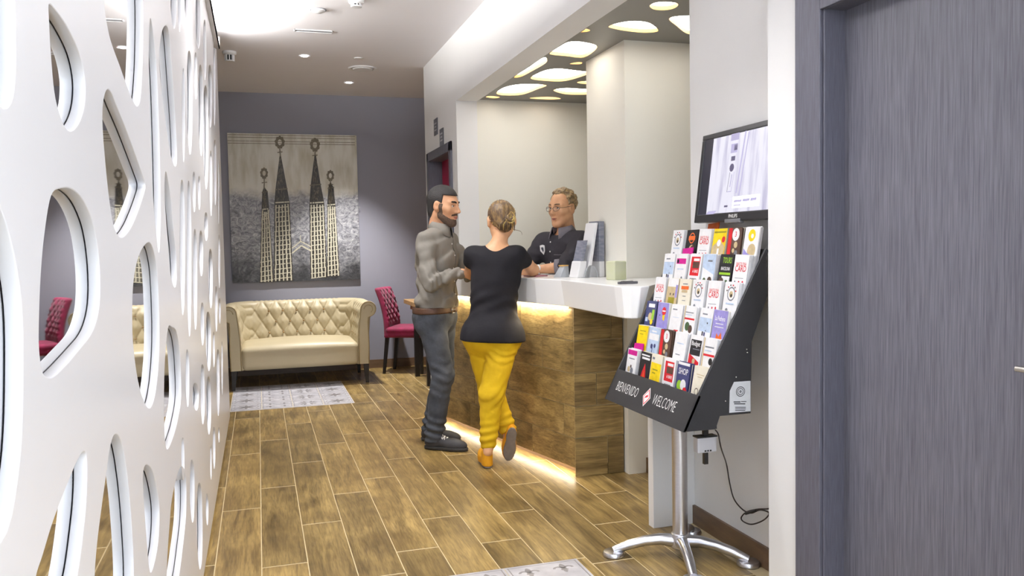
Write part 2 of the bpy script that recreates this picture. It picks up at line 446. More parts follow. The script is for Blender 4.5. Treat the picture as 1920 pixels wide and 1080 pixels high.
# right side: short wall with the doorway, bulkhead over the reception, niche
wr = MB(); T = 0.177
wr.box(XR, XR + T, 6.74, 6.93, 0, CEIL); wr.box(XR, XR + T, 7.94, 8.08, 0, CEIL); wr.box(XR, XR + T, 6.93, 7.94, 2.285, CEIL)
struct(wr.build('wall_right', M_white))
struct(box('wall_right_bulkhead', XR, XR + T, 3.70, 6.74, 2.605, CEIL, M_white))
struct(box('wall_niche_back', XR + T, 3.2, 6.74, 6.84, 0, CEIL, M_cream))
struct(box('wall_niche_side', 3.2, 3.3, 3.70, 6.84, 0, CEIL, M_cream))
struct(box('wall_room_side', 3.2, 3.3, 6.84, YB, 0, CEIL, M_greywall))
struct(box('wall_niche_pier', 2.125, 3.2, 4.60, 5.20, 0, 2.66, M_cream))
struct(box('wall_right_screen', 2.06, 3.3, 2.81, 3.70, 0, CEIL, M_white))
wd = MB(); DY1, DY0, DZ = 2.60, 1.52, 2.26
wd.box(1.9, 2.06, DY1, 2.81, 0, CEIL); wd.box(1.9, 2.06, -0.8, DY0, 0, CEIL); wd.box(1.9, 2.06, DY0, DY1, DZ, CEIL)
struct(wd.build('wall_right_front', M_white))
struct(box('trim_1', 1.83, 2.06, 3.68, 3.735, 0, 1.04, M_white, bevel=0.002), 'white upright panel carrying the end of the counter top')

# skirtings
struct(box('baseboard_back', -1.25, 3.2, YB - 0.014, YB, 0, 0.10, M_skirt))
struct(box('baseboard_left', XL - 0.03, XL - 0.012, -0.8, 7.27, 0, 0.035, M_skirt))
struct(box('baseboard_right', 2.046, 2.06, 2.815, 3.68, 0, 0.095, M_skirt))
struct(box('baseboard_niche', 2.24, 3.2, 4.586, 4.60, 0, 0.095, M_skirt))

# door at the right, close by
d1 = struct(MB().box(1.985, 2.03, DY0 + 0.05, DY1 - 0.125, 0.005, DZ - 0.05).build('door_1', M_door))
fr = MB()
fr.box(1.886, 1.9, 2.482, 2.622, 0, DZ + 0.16); fr.box(1.886, 1.9, DY0 - 0.07, DY0 + 0.05, 0, DZ + 0.16); fr.box(1.886, 1.9, DY0 + 0.05, 2.482, DZ - 0.05, DZ + 0.16)
fr.box(1.9, 2.06, 2.475, DY1, 0, DZ); fr.box(1.9, 2.06, DY0, DY0 + 0.05, 0, DZ); fr.box(1.9, 2.06, DY0, DY1, DZ - 0.05, DZ)
fr.build('door_frame', M_jamb, d1, bevel=0.003)
hb = MB(); hp = on(1912, 692, 0, 1.94)
hb.lathe([(0.024, 0), (0.024, 0.008), (0.011, 0.01), (0.011, 0.045)], (1.985, hp[1] - 0.115, hp[2]), 20, Matrix.Rotation(-math.pi / 2, 4, 'Y'))
hb.tube([(1.94, hp[1] - 0.12, hp[2]), (1.938, hp[1] - 0.08, hp[2]), (1.938, hp[1] + 0.008, hp[2])], [0.011, 0.0095, 0.0085], 12)
hb.build('door_handle', M_chrome, d1, smooth='auto')['label'] = 'pale satin lever handle'

# burgundy door in the far end of the right wall
d2 = struct(box('door_2', XR + 0.12, XR + 0.16, 6.99, 7.88, 0.005, 2.22, M_burg))
fr = MB()
for y0, y1 in ((6.915, 6.99), (7.88, 7.955)):
    fr.box(XR - 0.018, XR, y0, y1, 0, 2.30); 
fr.box(XR - 0.018, XR, 6.915, 7.955, 2.22, 2.30)
fr.box(XR, XR + T, 6.93, 6.99, 0, 2.285); fr.box(XR, XR + T, 7.88, 7.94, 0, 2.285); fr.box(XR, XR + T, 6.93, 7.94, 2.22, 2.285)
fr.build('door_frame', M_jamb, d2, bevel=0.003)
box('frosted_strip', XR + 0.116, XR + 0.12, 7.2, 7.4, 0.3, 2.0, M_jamb, d2)
# two small wall plates
M_plate = mat('dark_grey_plate', sr(96, 96, 104), 0.35, var=0.1, scale=40)
M_platep = mat('pale_print', sr(190, 190, 196), 0.5, var=0.05)
for (px, py, lb) in ((818, 238, 'small dark grey square sign, the upper one above the burgundy door'), (829, 257, 'small dark grey square sign just above the burgundy door frame')):
    p = on(px, py, 0, XR)
    t = thing('wall_sign', lb, 'sign', (XR, p[1], p[2]), 0, 'small square signs by the burgundy door')
    MB().box(-0.008, 0, -0.075, 0.075, -0.075, 0.075).build('plate', M_plate, t, bevel=0.002)
    b = MB(); 
    for q, wd_ in ((0.03, 0.05), (0.0, 0.035), (-0.03, 0.045)): b.box(-0.0088, -0.008, -wd_, wd_, q - 0.006, q + 0.006)
    b.build('print', M_platep, t)

# dark niche ceiling with pebble-shaped light openings
M_nceil = mat('grey_lacquered_panel', sr(128, 126, 120), 0.4, var=0.03, scale=2)
M_glow = mat('warm_diffuser', (1.0, 0.965, 0.9), 0.5, var=0.005, emit=4.9)
M_rim = mat('amber_edge', sr(236, 190, 120), 0.5, var=0.03)
NZ = 2.62
peb = [[(1540,40),(1580,18),(1650,12),(1720,20),(1733,38),(1700,60),(1640,70),(1570,65)],
 [(1262,180),(1330,155),(1430,142),(1530,152),(1590,190),(1592,215),(1500,222),(1380,210),(1300,195)],
 [(1670,130),(1720,110),(1835,106),(1950,120),(2000,190),(1935,240),(1835,236),(1780,222),(1720,175)],
 [(960,205),(1030,195),(1080,192),(1140,205),(1120,215),(1030,216)],
 [(835,355),(900,310),(1000,282),(1100,285),(1190,318),(1100,388),(980,380),(880,370)],
 [(620,520),(690,450),(790,388),(850,400),(835,430),(740,485),(670,520)],
 [(735,530),(820,480),(920,463),(1040,475),(1140,490),(1090,515),(970,548),(850,548)],
 [(505,630),(560,590),(680,568),(845,575),(780,605),(680,640),(560,645)],
 [(890,610),(960,595),(1060,598),(1180,610),(1150,635),(1060,640),(960,635)],
 [(435,655),(470,648),(530,656),(490,664)],
 [(730,664),(800,655),(900,656),(940,668),(850,672)],
 [(1050,558),(1090,548),(1150,550),(1180,562),(1110,568)],
 [(1000,432),(1050,420),(1085,422),(1070,434)]]
holes = []
for pg in peb:
    q = [on(790 + x / 3.6, y / 3.6, 2, NZ)[:2] for x, y in pg]
    q = [(min(max(a, XR + T + 0.03), 3.16), min(b, 6.70)) for a, b in q]
    holes.append([tuple(p) for p in spline(q, 5)])
extra = []
vs, fs = plate([(XR + T, 3.70), (3.2, 3.70), (3.2, 6.74), (XR + T, 6.74)], holes + [[tuple(p) for p in spline(e, 5)] for e in extra], 0.02)
b = MB(); b.add([(x, y, NZ + 0.01 + z) for x, y, z in vs], fs)
ncl = struct(b.build('ceiling_niche', M_nceil), 'grey panel ceiling with pebble-shaped light openings over the reception')
pos_words = ['small oval pebble light nearest the white screen wall', 'broad pebble light in front of the white pier', 'rounded triangular pebble light cut by the white screen wall', 'pebble light half hidden by the bulkhead, in front of the pier corner',
 'large pebble light between the bulkhead and the pier edge', 'long pebble light running along the bulkhead edge', 'large leaf-shaped pebble light beside the pier, halfway to the cream wall', 'long leaf-shaped pebble light by the bulkhead, second from the cream wall',
 'oval pebble light beside the pier, close to the cream wall', 'tiny pebble light in the corner of bulkhead and cream wall', 'flat sliver of pebble light against the cream wall', 'small pebble light sliver peeping past the pier edge', 'tiny pebble light sliver at the pier corner']
for i, hl in enumerate(holes + [[tuple(p) for p in spline(e, 5)] for e in extra]):
    c = np.mean(np.array(hl), 0)
    t = thing('pebble_light', 'warm white ' + pos_words[i], 'ceiling light', (c[0], c[1], NZ), 0, 'pebble lights over the reception')
    MB().prism([(x - c[0], y - c[1], 0.022) for x, y in hl], [(x - c[0], y - c[1], 0.028) for x, y in hl]).build('diffuser', M_glow, t)
    n = len(hl); sh = [((x - c[0]) * 0.985, (y - c[1]) * 0.985) for x, y in hl]
    vs = [(x - c[0], y - c[1], 0.001) for x, y in hl] + [(x, y, 0.001) for x, y in sh] + [(x - c[0], y - c[1], 0.021) for x, y in hl] + [(x, y, 0.021) for x, y in sh]
    MB().add(vs, [f for k in range(n) for f in ((k, (k + 1) % n, n + (k + 1) % n, n + k), (n + k, n + (k + 1) % n, 3 * n + (k + 1) % n, 3 * n + k))]).build('rim', M_rim, t)

# ceiling fittings in the corridor
M_lens = mat('lamp_lens', (1, 0.97, 1.0), 0.3, var=0.005, emit=40)
def downlight(x, y, lb, e, vis=True, size=75):
    t = thing('downlight', lb, 'ceiling light', (x, y, CEIL), 0, 'recessed corridor downlights')
    MB().lathe([(0.045, -0.004), (0.052, -0.006), (0.052, 0.0), (0.034, 0.0), (0.034, -0.002)], n=24).build('ring', M_white_pl, t, smooth='auto')
    MB().lathe([(0.033, -0.0045), (0.03, -0.0065), (0.001, -0.008)], n=20).build('lens', M_lens, t)
    l = bpy.data.lights.new('spot', 'SPOT'); l.energy = e; l.spot_size = math.radians(size); l.spot_blend = 0.7; l.shadow_soft_size = 0.05; l.color = (1, 0.98, 0.97)
    lo = bpy.data.objects.new('lamp', l); COL.objects.link(lo); lo.parent = t; lo.location = (0, 0, -0.03)
    return t
p1 = on(571, 104, 2, CEIL); p2 = on(656, 151, 2, CEIL)
downlight(p1[0], p1[1], 'bright recessed downlight beside the ceiling vent slot', 90)
downlight(p2[0], 8.95, 'bright recessed downlight in front of the grey back wall', 430)
for i, (x, y, e) in enumerate(((0.5, 5.3, 85), (0.35, 4.1, 75), (0.85, 2.8, 95), (0.5, 1.9, 15), (1.2, 0.8, 15), (0.5, -0.4, 10))):  # unseen downlights added to brighten the near part of the corridor
    downlight(x, y, '%s unseen downlight added in a row running back towards the entrance' % 'first second third fourth fifth sixth'.split()[i], e, size=110)
def on_ceil(px, py): p = on(px, py, 2, CEIL); return (p[0], p[1], CEIL)
def detector(px, py, lb, r=0.055, h=0.05):
    t = thing('smoke_detector', lb, 'smoke detector', on_ceil(px, py))
    MB().lathe([(r, 0), (r, -0.018), (r * 0.92, -0.024), (r * 0.72, -0.03)], n=24).build('base', M_white_pl, t, smooth='auto')
    b = MB()
    for k in range(8):
        a = k * math.pi / 4; b.box(r * 0.45, r * 0.7, -0.004, 0.004, -h + 0.006, -0.026, Matrix.Rotation(a, 4, 'Z'))
    b.build('rib_ring', M_white_pl, t)
    MB().lathe([(r * 0.5, -0.026), (r * 0.5, -h + 0.008)], n=16).build('chamber', M_black_pl, t)
    MB().lathe([(r * 0.72, -h + 0.008), (r * 0.66, -h), (r * 0.001, -h - 0.002)], n=24).build('cap', M_white_pl, t, smooth='auto')
detector(668, 0, 'round white smoke detector near the bulkhead, its dark vents showing')
detector(430, 97, 'white smoke detector on the ceiling just past the end of the cut-out panel', 0.06, 0.085)
t = thing('ceiling_sensor', 'flat oval white ceiling sensor beside the vent slot', 'sensor', on_ceil(597, 18))
MB().lathe([(0.05, 0), (0.05, -0.012), (0.03, -0.022), (0.001, -0.024)], n=20).build('dome', M_white_pl, t, smooth='auto'); MB().lathe([(0.058, -0.001), (0.058, -0.004), (0.05, -0.004)], n=20).build('ring', M_grey_pl, t)
p = on_ceil(588, 58)
t = thing('vent_slot', 'narrow grey slot vent in the corridor ceiling', 'vent', p)
b = MB(); b.box(-0.15, 0.15, -0.035, -0.028, -0.006, 0); b.box(-0.15, 0.15, 0.028, 0.035, -0.006, 0); b.box(-0.15, -0.143, -0.035, 0.035, -0.006, 0); b.box(0.143, 0.15, -0.035, 0.035, -0.006, 0); b.build('frame', M_white_pl, t)
for q in (-0.016, 0.0, 0.016): MB().box(-0.143, 0.143, q - 0.005, q + 0.005, -0.004, -0.001).build('slat', M_grey_pl, t)
MB().box(-0.143, 0.143, -0.028, 0.028, -0.001, 0).build('backing', M_black_pl, t)
p = on_ceil(680, 128)
t = thing('round_vent', 'round white disc-valve vent in the corridor ceiling', 'vent', p)
MB().lathe([(0.105, -0.002), (0.11, -0.008), (0.13, -0.01), (0.14, 0), (0.105, 0)], n=32).build('ring', M_white_pl, t, smooth='auto'); MB().lathe([(0.1, -0.006), (0.09, -0.016), (0.001, -0.02)], n=28).build('disc', M_white_pl, t, smooth='auto'); MB().lathe([(0.105, -0.003), (0.001, -0.003)], n=28).build('gap', M_grey_pl, t)
t = thing('sprinkler_cap', 'small flat white cap on the ceiling above the round vent', 'sprinkler', on_ceil(672, 109)); MB().lathe([(0.04, 0), (0.038, -0.006), (0.001, -0.008)], n=20).build('cap', M_white_pl, t, smooth='auto'); MB().lathe([(0.05, -0.0005), (0.05, -0.002), (0.04, -0.002)], n=20).build('ring', M_white_pl, t)

# ------------------------------------------------------------------ cut-out panel over the mirror
PT = 0.019
def wl(pts): return [tuple(on(x, y, 0, XL)[1:]) for x, y in pts]
c1 = lambda l: [(x / 2, y / 2) for x, y in l]; c2 = lambda l: [(x / 2, y / 2 + 540) for x, y in l]
H = []
H.append([(0.80, 1.80), (0.88, 1.66), (1.02, 1.585), (1.10, 1.60), (1.128, 1.70), (1.125, 1.85), (1.06, 1.95), (0.88, 1.93)])
H.append(wl([(92, 6), (108, 22), (128, 52), (150, 100), (160, 150), (159, 195), (150, 228), (135, 247), (120, 236), (104, 185), (96, 110), (92, 40)]))
H.append(wl([(115, 351), (96, 366), (83, 440), (76, 520), (73, 600), (73, 650), (78, 692), (88, 709), (108, 702), (150, 655), (175, 620), (187, 570), (187, 500), (178, 430), (160, 380), (137, 354)]))
H.append([(0.70, 1.42), (0.78, 1.50), (0.92, 1.50), (1.03, 1.47), (1.09, 1.38), (1.085, 1.28), (1.05, 1.18), (0.97, 1.12), (0.82, 1.18), (0.72, 1.30)])
H.append(wl([(193, -60), (196, 10), (200, 42), (208, 78), (225, 125), (245, 180), (257, 200), (264, 180), (268, 100), (268, 0), (262, -80), (240, -110), (210, -100)]))
H.append(wl(c1([(400, 335), (386, 390), (385, 480), (395, 610), (410, 750), (430, 860), (460, 893), (500, 840), (538, 735), (545, 690), (530, 640), (480, 500), (440, 400), (418, 345)])))
H.append(wl([(275, 455), (260, 480), (250, 530), (248, 605), (251, 660), (260, 720), (272, 758), (282, 766), (290, 745), (296, 700), (299, 640), (298, 570), (294, 500), (285, 460)]))
H.append(wl(c2([(645, 145), (630, 150), (618, 280), (615, 440), (618, 560), (628, 607), (650, 560), (668, 490), (680, 400), (675, 250), (662, 165)])))
H.append(wl(c2([(315, 610), (326, 640), (325, 780), (310, 940), (290, 1080), (255, 1200), (210, 1250), (160, 1230), (130, 1160), (135, 1080), (160, 1000), (200, 870), (250, 740), (292, 640)])))
H.append(wl(c2([(432, 545), (458, 580), (480, 720), (495, 900), (502, 1080), (490, 1230), (450, 1300), (395, 1270), (360, 1190), (355, 1080), (365, 950), (380, 830), (395, 720), (412, 600)])))
H.append(wl(c2([(550, 660), (575, 690), (595, 790), (598, 880), (590, 980), (570, 1065), (558, 1040), (545, 880), (537, 760), (537, 690)])))
H.append(wl(c2([(685, 670), (698, 720), (698, 850), (685, 980), (672, 1080), (655, 1160), (636, 1180), (626, 1130), (625, 1080), (628, 1000), (635, 900), (645, 790), (668, 690)])))
H.append(wl(c1([(563, 68), (576, 130), (590, 300), (600, 600), (603, 800), (598, 943), (588, 900), (572, 700), (562, 400), (558, 200)])))
H.append(wl(c1([(622, 95), (635, 130), (648, 300), (660, 480), (664, 600), (656, 625), (640, 580), (620, 450), (602, 300), (597, 200), (607, 120)])))
H.append(wl(c1([(622, 640), (638, 720), (650, 850), (660, 950), (663, 1040), (656, 1080), (640, 1030), (627, 880), (617, 720)])))
sl = [(320,-50,331,54),(341,128,347,304),(350,96,361,289),(364,98,370,186),(372,122,381,292),(381,160,391,355),(366,-20,376,91),(381,37,387,150),(390,122,398,239),(400,80,404,236),
 (361,322,367,398),(371,330,376,394),(401,262,406,385),(393,282,398,405),(337,338,347,590),(350,340,359,630),(362,430,370,618),(373,433,381,518),(383,398,390,452),(391,467,399,578),(376,567,383,648),
 (386,585,396,696),(399,622,403,689),(403,537,408,622),(410,559,414,607),(348,655,355,763),(361,718,373,770),(376,683,384,796),(387,706,396,815),(406,655,412,780),(409,440,413,540),(415,640,418,740),
 (356,862,365,980),(369,905,380,1068),(386,925,391,985),(399,800,404,880),(394,835,397,900),(409,300,411,420),(409,800,412,830),(345,-60,356,40),(340,820,346,900),(333,-70,340,60)]
for a, y0, b, y1 in sl:
    m_ = (a + b) / 2; h_ = (y1 - y0) / 2; k = 0.12 * (1 if (int(a) // 3) % 2 else -1)
    H.append(wl([(a + 0.15 * (b - a), y0 + 0.12 * h_ + 0 * k), (a + 0.55 * (b - a), y0), (a + 0.86 * (b - a), y0 + 0.25 * h_), (b, y0 + h_ * (1 + k)), (b - 0.12 * (b - a), y1 - 0.2 * h_), (m_, y1), (a + 0.12 * (b - a), y1 - 0.45 * h_), (a, y0 + h_ * (0.9 - k))]))
for e in [[(0.25, 1.0), (0.5, 0.92), (0.66, 1.05), (0.6, 1.25), (0.35, 1.3)], [(0.2, 1.5), (0.42, 1.45), (0.58, 1.6), (0.5, 1.8), (0.28, 1.75)], [(0.3, 2.0), (0.6, 1.98), (0.75, 2.15), (0.5, 2.3)], [(0.3, 0.5), (0.6, 0.45), (0.7, 0.65), (0.5, 0.8), (0.3, 0.7)],
          [(1.0, 2.2), (1.3, 2.15), (1.5, 2.35), (1.3, 2.55), (1.05, 2.45)], [(1.75, 2.3), (2.0, 2.25), (2.15, 2.5), (1.95, 2.75), (1.75, 2.6)], [(1.0, 0.3), (1.3, 0.2), (1.4, 0.4), (1.2, 0.5)]]: H.append(e)
HS = []
for h in H:
    s = spline(h, 5); s = [(min(max(u, 0.1), 7.18), min(max(v, 0.06), CEIL - 0.12)) for u, v in s]
    HS.append(s)
vs, fs = plate([(-0.75, 0.04), (7.25, 0.04), (7.25, CEIL - 0.06), (-0.75, CEIL - 0.06)], HS, PT, 0.0022)
M_panel = mat('satin_white_lacquer', sr(238, 238, 242), 0.28, var=0.01, scale=2)
b = MB(); b.add([(XL - PT / 2 - z, u, v) for u, v, z in vs], fs)
pn = tag(at0(b.build('cutout_panel', M_panel, smooth='auto'), (XL - PT / 2, 2.0, 0.04)), 'long white lacquered wall panel pierced with rounded pebble-shaped cut-outs', 'wall panel')
M_mirror = mat('mirror_glass', (0.9, 0.91, 0.92), 0.02, 1.0, var=0.002)
tag(box('mirror', XL - PT - 0.006, XL - PT - 0.0005, -0.75, 7.25, 0.04, CEIL - 0.06, M_mirror), 'wall-wide mirror glass showing through the cut-outs of the white panel', 'mirror')
# light trough along the top of the panel
M_led = mat('cool_led', (1, 0.97, 0.92), 0.5, var=0.005, emit=26)
t = thing('cove_light', 'white light trough along the top edge of the cut-out panel', 'cove light', (XL, 5.2, CEIL - 0.16))
b = MB(); b.box(-0.03, 0.035, -5.9, 1.78, 0.0, 0.012); b.box(0.027, 0.035, -5.9, 1.78, 0.0, 0.022); b.box(-0.03, 0.035, 1.77, 1.78, 0, 0.09); b.build('trough', M_white_pl, t)
MB().box(-0.01, 0.012, -5.9, 1.7, 0.013, 0.02).build('led_strip', M_led, t)
for k in range(3):
    l = bpy.data.lights.new('strip_lamp', 'AREA'); l.shape = 'RECTANGLE'; l.size = 0.02; l.size_y = 2.1; l.energy = 86; l.color = (1, 0.985, 0.95)
    o = bpy.data.objects.new('strip_lamp', l); COL.objects.link(o); o.parent = t; o.location = (0.004, 0.65 - 2.15 * k, 0.024); o.rotation_euler = (0, math.radians(-180 + 50), 0)
# ================================================================== painting
PY = YB - 0.032
A_ = on(427, 250, 1, PY); B_ = on(669, 253, 1, PY); C_ = on(675, 522, 1, PY); D_ = on(435, 533, 1, PY)
PX0, PX1, PZ0, PZ1 = (A_[0] + D_[0]) / 2, (B_[0] + C_[0]) / 2, (C_[2] + D_[2]) / 2, (A_[2] + B_[2]) / 2
PW, PHt = PX1 - PX0, PZ1 - PZ0
paint = thing('painting', 'unframed sepia painting of four spired church towers on the grey wall', 'painting', (PX0, YB, PZ0))
def canvas_mat():
    m = bpy.data.materials.new('sepia_canvas'); m.use_nodes = True; nt = m.node_tree; L = nt.links.new; N = nt.nodes.new; b = nt.nodes['Principled BSDF']
    tc = N('ShaderNodeTexCoord'); sp = N('ShaderNodeSeparateXYZ'); L(tc.outputs['Object'], sp.inputs[0])
    n0 = N('ShaderNodeTexNoise'); n0.inputs['Scale'].default_value = 7; n0.inputs['Detail'].default_value = 5; L(tc.outputs['Object'], n0.inputs['Vector'])
    # sky: pale with brushed vertical streaks, yellower at the top
    mp = N('ShaderNodeMapping'); mp.inputs['Scale'].default_value = (7, 1, 1.6); L(tc.outputs['Object'], mp.inputs[0])
    n1 = N('ShaderNodeTexNoise'); n1.inputs['Scale'].default_value = 1.6; n1.inputs['Detail'].default_value = 6; L(mp.outputs[0], n1.inputs['Vector'])
    r1 = N('ShaderNodeValToRGB'); e = r1.color_ramp.elements; e[0].position = 0.3; e[1].position = 0.6; e[0].color = (*sr(188, 181, 158), 1); e[1].color = (*sr(222, 219, 208), 1); L(n1.outputs[0], r1.inputs[0])
    # town: blue-grey broken strokes
    mp2 = N('ShaderNodeMapping'); mp2.inputs['Scale'].default_value = (5, 1, 6.5); mp2.inputs['Rotation'].default_value = (0, 0.5, 0); L(tc.outputs['Object'], mp2.inputs[0])
    n2 = N('ShaderNodeTexNoise'); n2.inputs['Scale'].default_value = 2.2; n2.inputs['Detail'].default_value = 8; n2.inputs['Roughness'].default_value = 0.75; n2.inputs['Distortion'].default_value = 2.2; L(mp2.outputs[0], n2.inputs['Vector'])
    r2 = N('ShaderNodeValToRGB'); e = r2.color_ramp.elements; e[0].position = 0.36; e[1].position = 0.7; e[0].color = (*sr(84, 84, 90), 1); e[1].color = (*sr(224, 224, 222), 1)
    em = r2.color_ramp.elements.new(0.5); em.color = (*sr(152, 152, 158), 1); L(n2.outputs[0], r2.inputs[0])
    # dark ground at the foot
    r3 = N('ShaderNodeMapRange'); r3.inputs[1].default_value = 0.05; r3.inputs[2].default_value = 0.5; r3.inputs[3].default_value = 0.12; r3.inputs[4].default_value = 1
    ad = N('ShaderNodeMath'); ad.operation = 'MULTIPLY_ADD'; ad.inputs[1].default_value = 0.5; L(n0.outputs[0], ad.inputs[0]); 
    sb = N('ShaderNodeMath'); sb.operation = 'SUBTRACT'; sb.inputs[1].default_value = 0.25; L(sp.outputs[2], sb.inputs[0]); L(sb.outputs[0], ad.inputs[2])
    L(ad.outputs[0], r3.inputs[0])
    mu = N('ShaderNodeMix'); mu.data_type = 'RGBA'; mu.blend_type = 'MULTIPLY'; mu.inputs[0].default_value = 1; L(r2.outputs[0], mu.inputs[6]); L(r3.outputs[0], mu.inputs[7])
    # town below the painted horizon
    h = N('ShaderNodeMapRange'); h.inputs[1].default_value = 0.93; h.inputs[2].default_value = 1.03
    a2 = N('ShaderNodeMath'); a2.operation = 'MULTIPLY_ADD'; a2.inputs[1].default_value = 0.16; L(n0.outputs[0], a2.inputs[0]); s2 = N('ShaderNodeMath'); s2.operation = 'SUBTRACT'; s2.inputs[1].default_value = 0.08; L(sp.outputs[2], s2.inputs[0]); L(s2.outputs[0], a2.inputs[2]); L(a2.outputs[0], h.inputs[0])
    mx = N('ShaderNodeMix'); mx.data_type = 'RGBA'; L(h.outputs[0], mx.inputs[0]); L(mu.outputs[2], mx.inputs[6]); L(r1.outputs[0], mx.inputs[7])
    L(mx.outputs[2], b.inputs['Base Color']); b.inputs['Roughness'].default_value = 0.4
    bp = N('ShaderNodeBump'); bp.inputs['Strength'].default_value = 0.3; bp.inputs['Distance'].default_value = 0.01; L(n2.outputs[0], bp.inputs['Height']); L(bp.outputs[0], b.inputs['Normal'])
    return m
MB().box(0, PW, -0.03, -0.001, 0, PHt).build('canvas', canvas_mat(), paint)
M_pdark = mat('umber_paint', sr(58, 52, 42), 0.45, col2=sr(34, 31, 28), var=0.2, scale=30, bump=0.4, bscale=50)
M_plight = mat('bone_paint', sr(205, 200, 178), 0.5, var=0.1, scale=40, bump=0.3, bscale=60)
M_pmid = mat('brown_stroke', sr(112, 102, 82), 0.5, var=0.25, scale=40)
def uv(x, y):   # crop pixels of the painting to canvas metres
    return ((x - 95 - (y - 65) * 0.02) / 795 * PW, (975 - y + (x - 500) * 0.012) / 905 * PHt)
rnd = random.Random(3)
def quad(b, pts, d): b.add([(uv(x, y)[0], -0.03 - d, uv(x, y)[1]) for x, y in pts], [tuple(range(len(pts)))])
def stroke(b, p, q, w_, d, n=5, j=1.2):
    for i in range(n):
        t0, t1 = i / n, (i + 1) / n
        a = (p[0] + (q[0] - p[0]) * t0 + rnd.uniform(-j, j), p[1] + (q[1] - p[1]) * t0); c = (p[0] + (q[0] - p[0]) * t1 + rnd.uniform(-j, j), p[1] + (q[1] - p[1]) * t1)
        dx, dy = c[0] - a[0], c[1] - a[1]; l = math.hypot(dx, dy) or 1; nx, ny = -dy / l * w_ / 2, dx / l * w_ / 2
        quad(b, [(a[0] + nx, a[1] + ny), (a[0] - nx, a[1] - ny), (c[0] - nx, c[1] - ny), (c[0] + nx, c[1] + ny)], d)
towers = [((275, 362), (293, 340), 530, (300, 332), 420, (312, 395), (312, 308), (22, 32), 975, 4), ((362, 482), (372, 466), 490, (380, 452), 405, (412, 200), (410, 120), (28, 36), 972, 5),
          ((588, 694), (588, 682), 495, (598, 660), 380, (628, 195), (627, 135), (29, 40), 960, 5), ((692, 776), (700, 752), 510, (708, 742), 400, (722, 370), (722, 325), (22, 32), 955, 4)]
for tw in towers:
    (b0, b1), (m0, m1), my, (s0, s1), sy, ap, rg, rr, by, nl = tw
    b = MB(); quad(b, [(b0, by), (b1, by), (m1, my), (s1, sy), (ap[0] + 4, ap[1]), (ap[0] - 4, ap[1]), (s0, sy), (m0, my)], 0.0008)
    tw_o = b.build('painted_tower', M_pdark, paint)
    b = MB()
    for k in range(nl):                                  # upright ribs
        f = (k + 0.5) / nl; xb = b0 + (b1 - b0) * f; xm = m0 + (m1 - m0) * f
        stroke(b, (xb, by - 4), (xm, my + rnd.uniform(0, 14)), 9 if k % 2 else 7.5, 0.0016, 14, 2.0)
    y = my + 26
    while y < by:                                        # cross bars between the ribs
        t = (y - my) / (by - my); x0 = m0 + (b0 - m0) * t; x1 = m1 + (b1 - m1) * t
        stroke(b, (x0 + 6, y + 4), (x1 - 6, y - 4), 5.0, 0.0015, 6, 4); y += 29
    stroke(b, (m0 + 3, my - 2), (m1 - 3, my - 6), 8, 0.0016, 6, 3)
    b.build('ribs', M_plight, tw_o)
    b = MB()
    for k in range(60):
        t = rnd.random(); y = my - 6 - (my - ap[1]) * t * 0.9; hw = (s1 - s0) / 2 * (1 - t * 0.8) * 0.8
        x = ap[0] + rnd.uniform(-hw, hw); stroke(b, (x, y), (x + rnd.uniform(-3, 3), y - rnd.uniform(6, 22)), rnd.uniform(1.5, 3.5), 0.0013, 2, 1)
    stroke(b, (s0 - 3, sy + 4), (s1 + 3, sy - 2), 7, 0.0014, 5, 3)
    b.build('flecks', M_pmid, tw_o)['kind'] = 'stuff'
    b = MB(); n = 18
    for k in range(n):                                   # ring finial
        a0, a1 = 2 * math.pi * k / n, 2 * math.pi * (k + 1) / n; q = 1 + 0.12 * (k % 2)
        quad(b, [(rg[0] + rr[0] * q * math.cos(a0), rg[1] + rr[1] * q * math.sin(a0)), (rg[0] + rr[0] * q * math.cos(a1), rg[1] + rr[1] * q * math.sin(a1)), (rg[0] + rr[0] * 0.45 * math.cos(a1), rg[1] + rr[1] * 0.5 * math.sin(a1)), (rg[0] + rr[0] * 0.45 * math.cos(a0), rg[1] + rr[1] * 0.5 * math.sin(a0))], 0.0012)
    stroke(b, (rg[0], rg[1] + rr[1]), (ap[0], ap[1] + 8), 7, 0.0011, 4, 1); stroke(b, (rg[0] - 16, rg[1] + rr[1] + 26), (rg[0] + 16, rg[1] + rr[1] + 22), 6, 0.0012, 3, 2)
    b.build('finial', M_pmid, tw_o)
b = MB()
stroke(b, (478, 800), (535, 755), 9, 0.001, 6, 1.5); stroke(b, (535, 755), (600, 792), 9, 0.001, 6, 1.5); stroke(b, (478, 770), (530, 728), 7, 0.001, 6, 1.5); stroke(b, (530, 728), (598, 765), 7, 0.001, 6, 1.5); stroke(b, (530, 690), (530, 730), 5, 0.001, 3, 1)
b.build('painted_gable', M_plight, paint)
b = MB()
for k in range(70):
    x = rnd.choice([rnd.uniform(110, 280), rnd.uniform(770, 885), rnd.uniform(480, 590)]); y = rnd.uniform(480, 780)
    stroke(b, (x, y), (x + rnd.uniform(10, 40), y + rnd.uniform(-14, 14)), rnd.uniform(2, 5), 0.0007, 3, 2)
b.build('town_strokes', M_plight if False else mat('pale_grey_stroke', sr(168, 170, 172), 0.5, var=0.2, scale=30), paint)['kind'] = 'stuff'
b = MB()
for y in (75, 90, 112, 126): stroke(b, (98, y), (880, y + 8), 3.0, 0.0006, 30, 1.5)
b.build('scratched_border', M_pmid, paint)['kind'] = 'stuff'

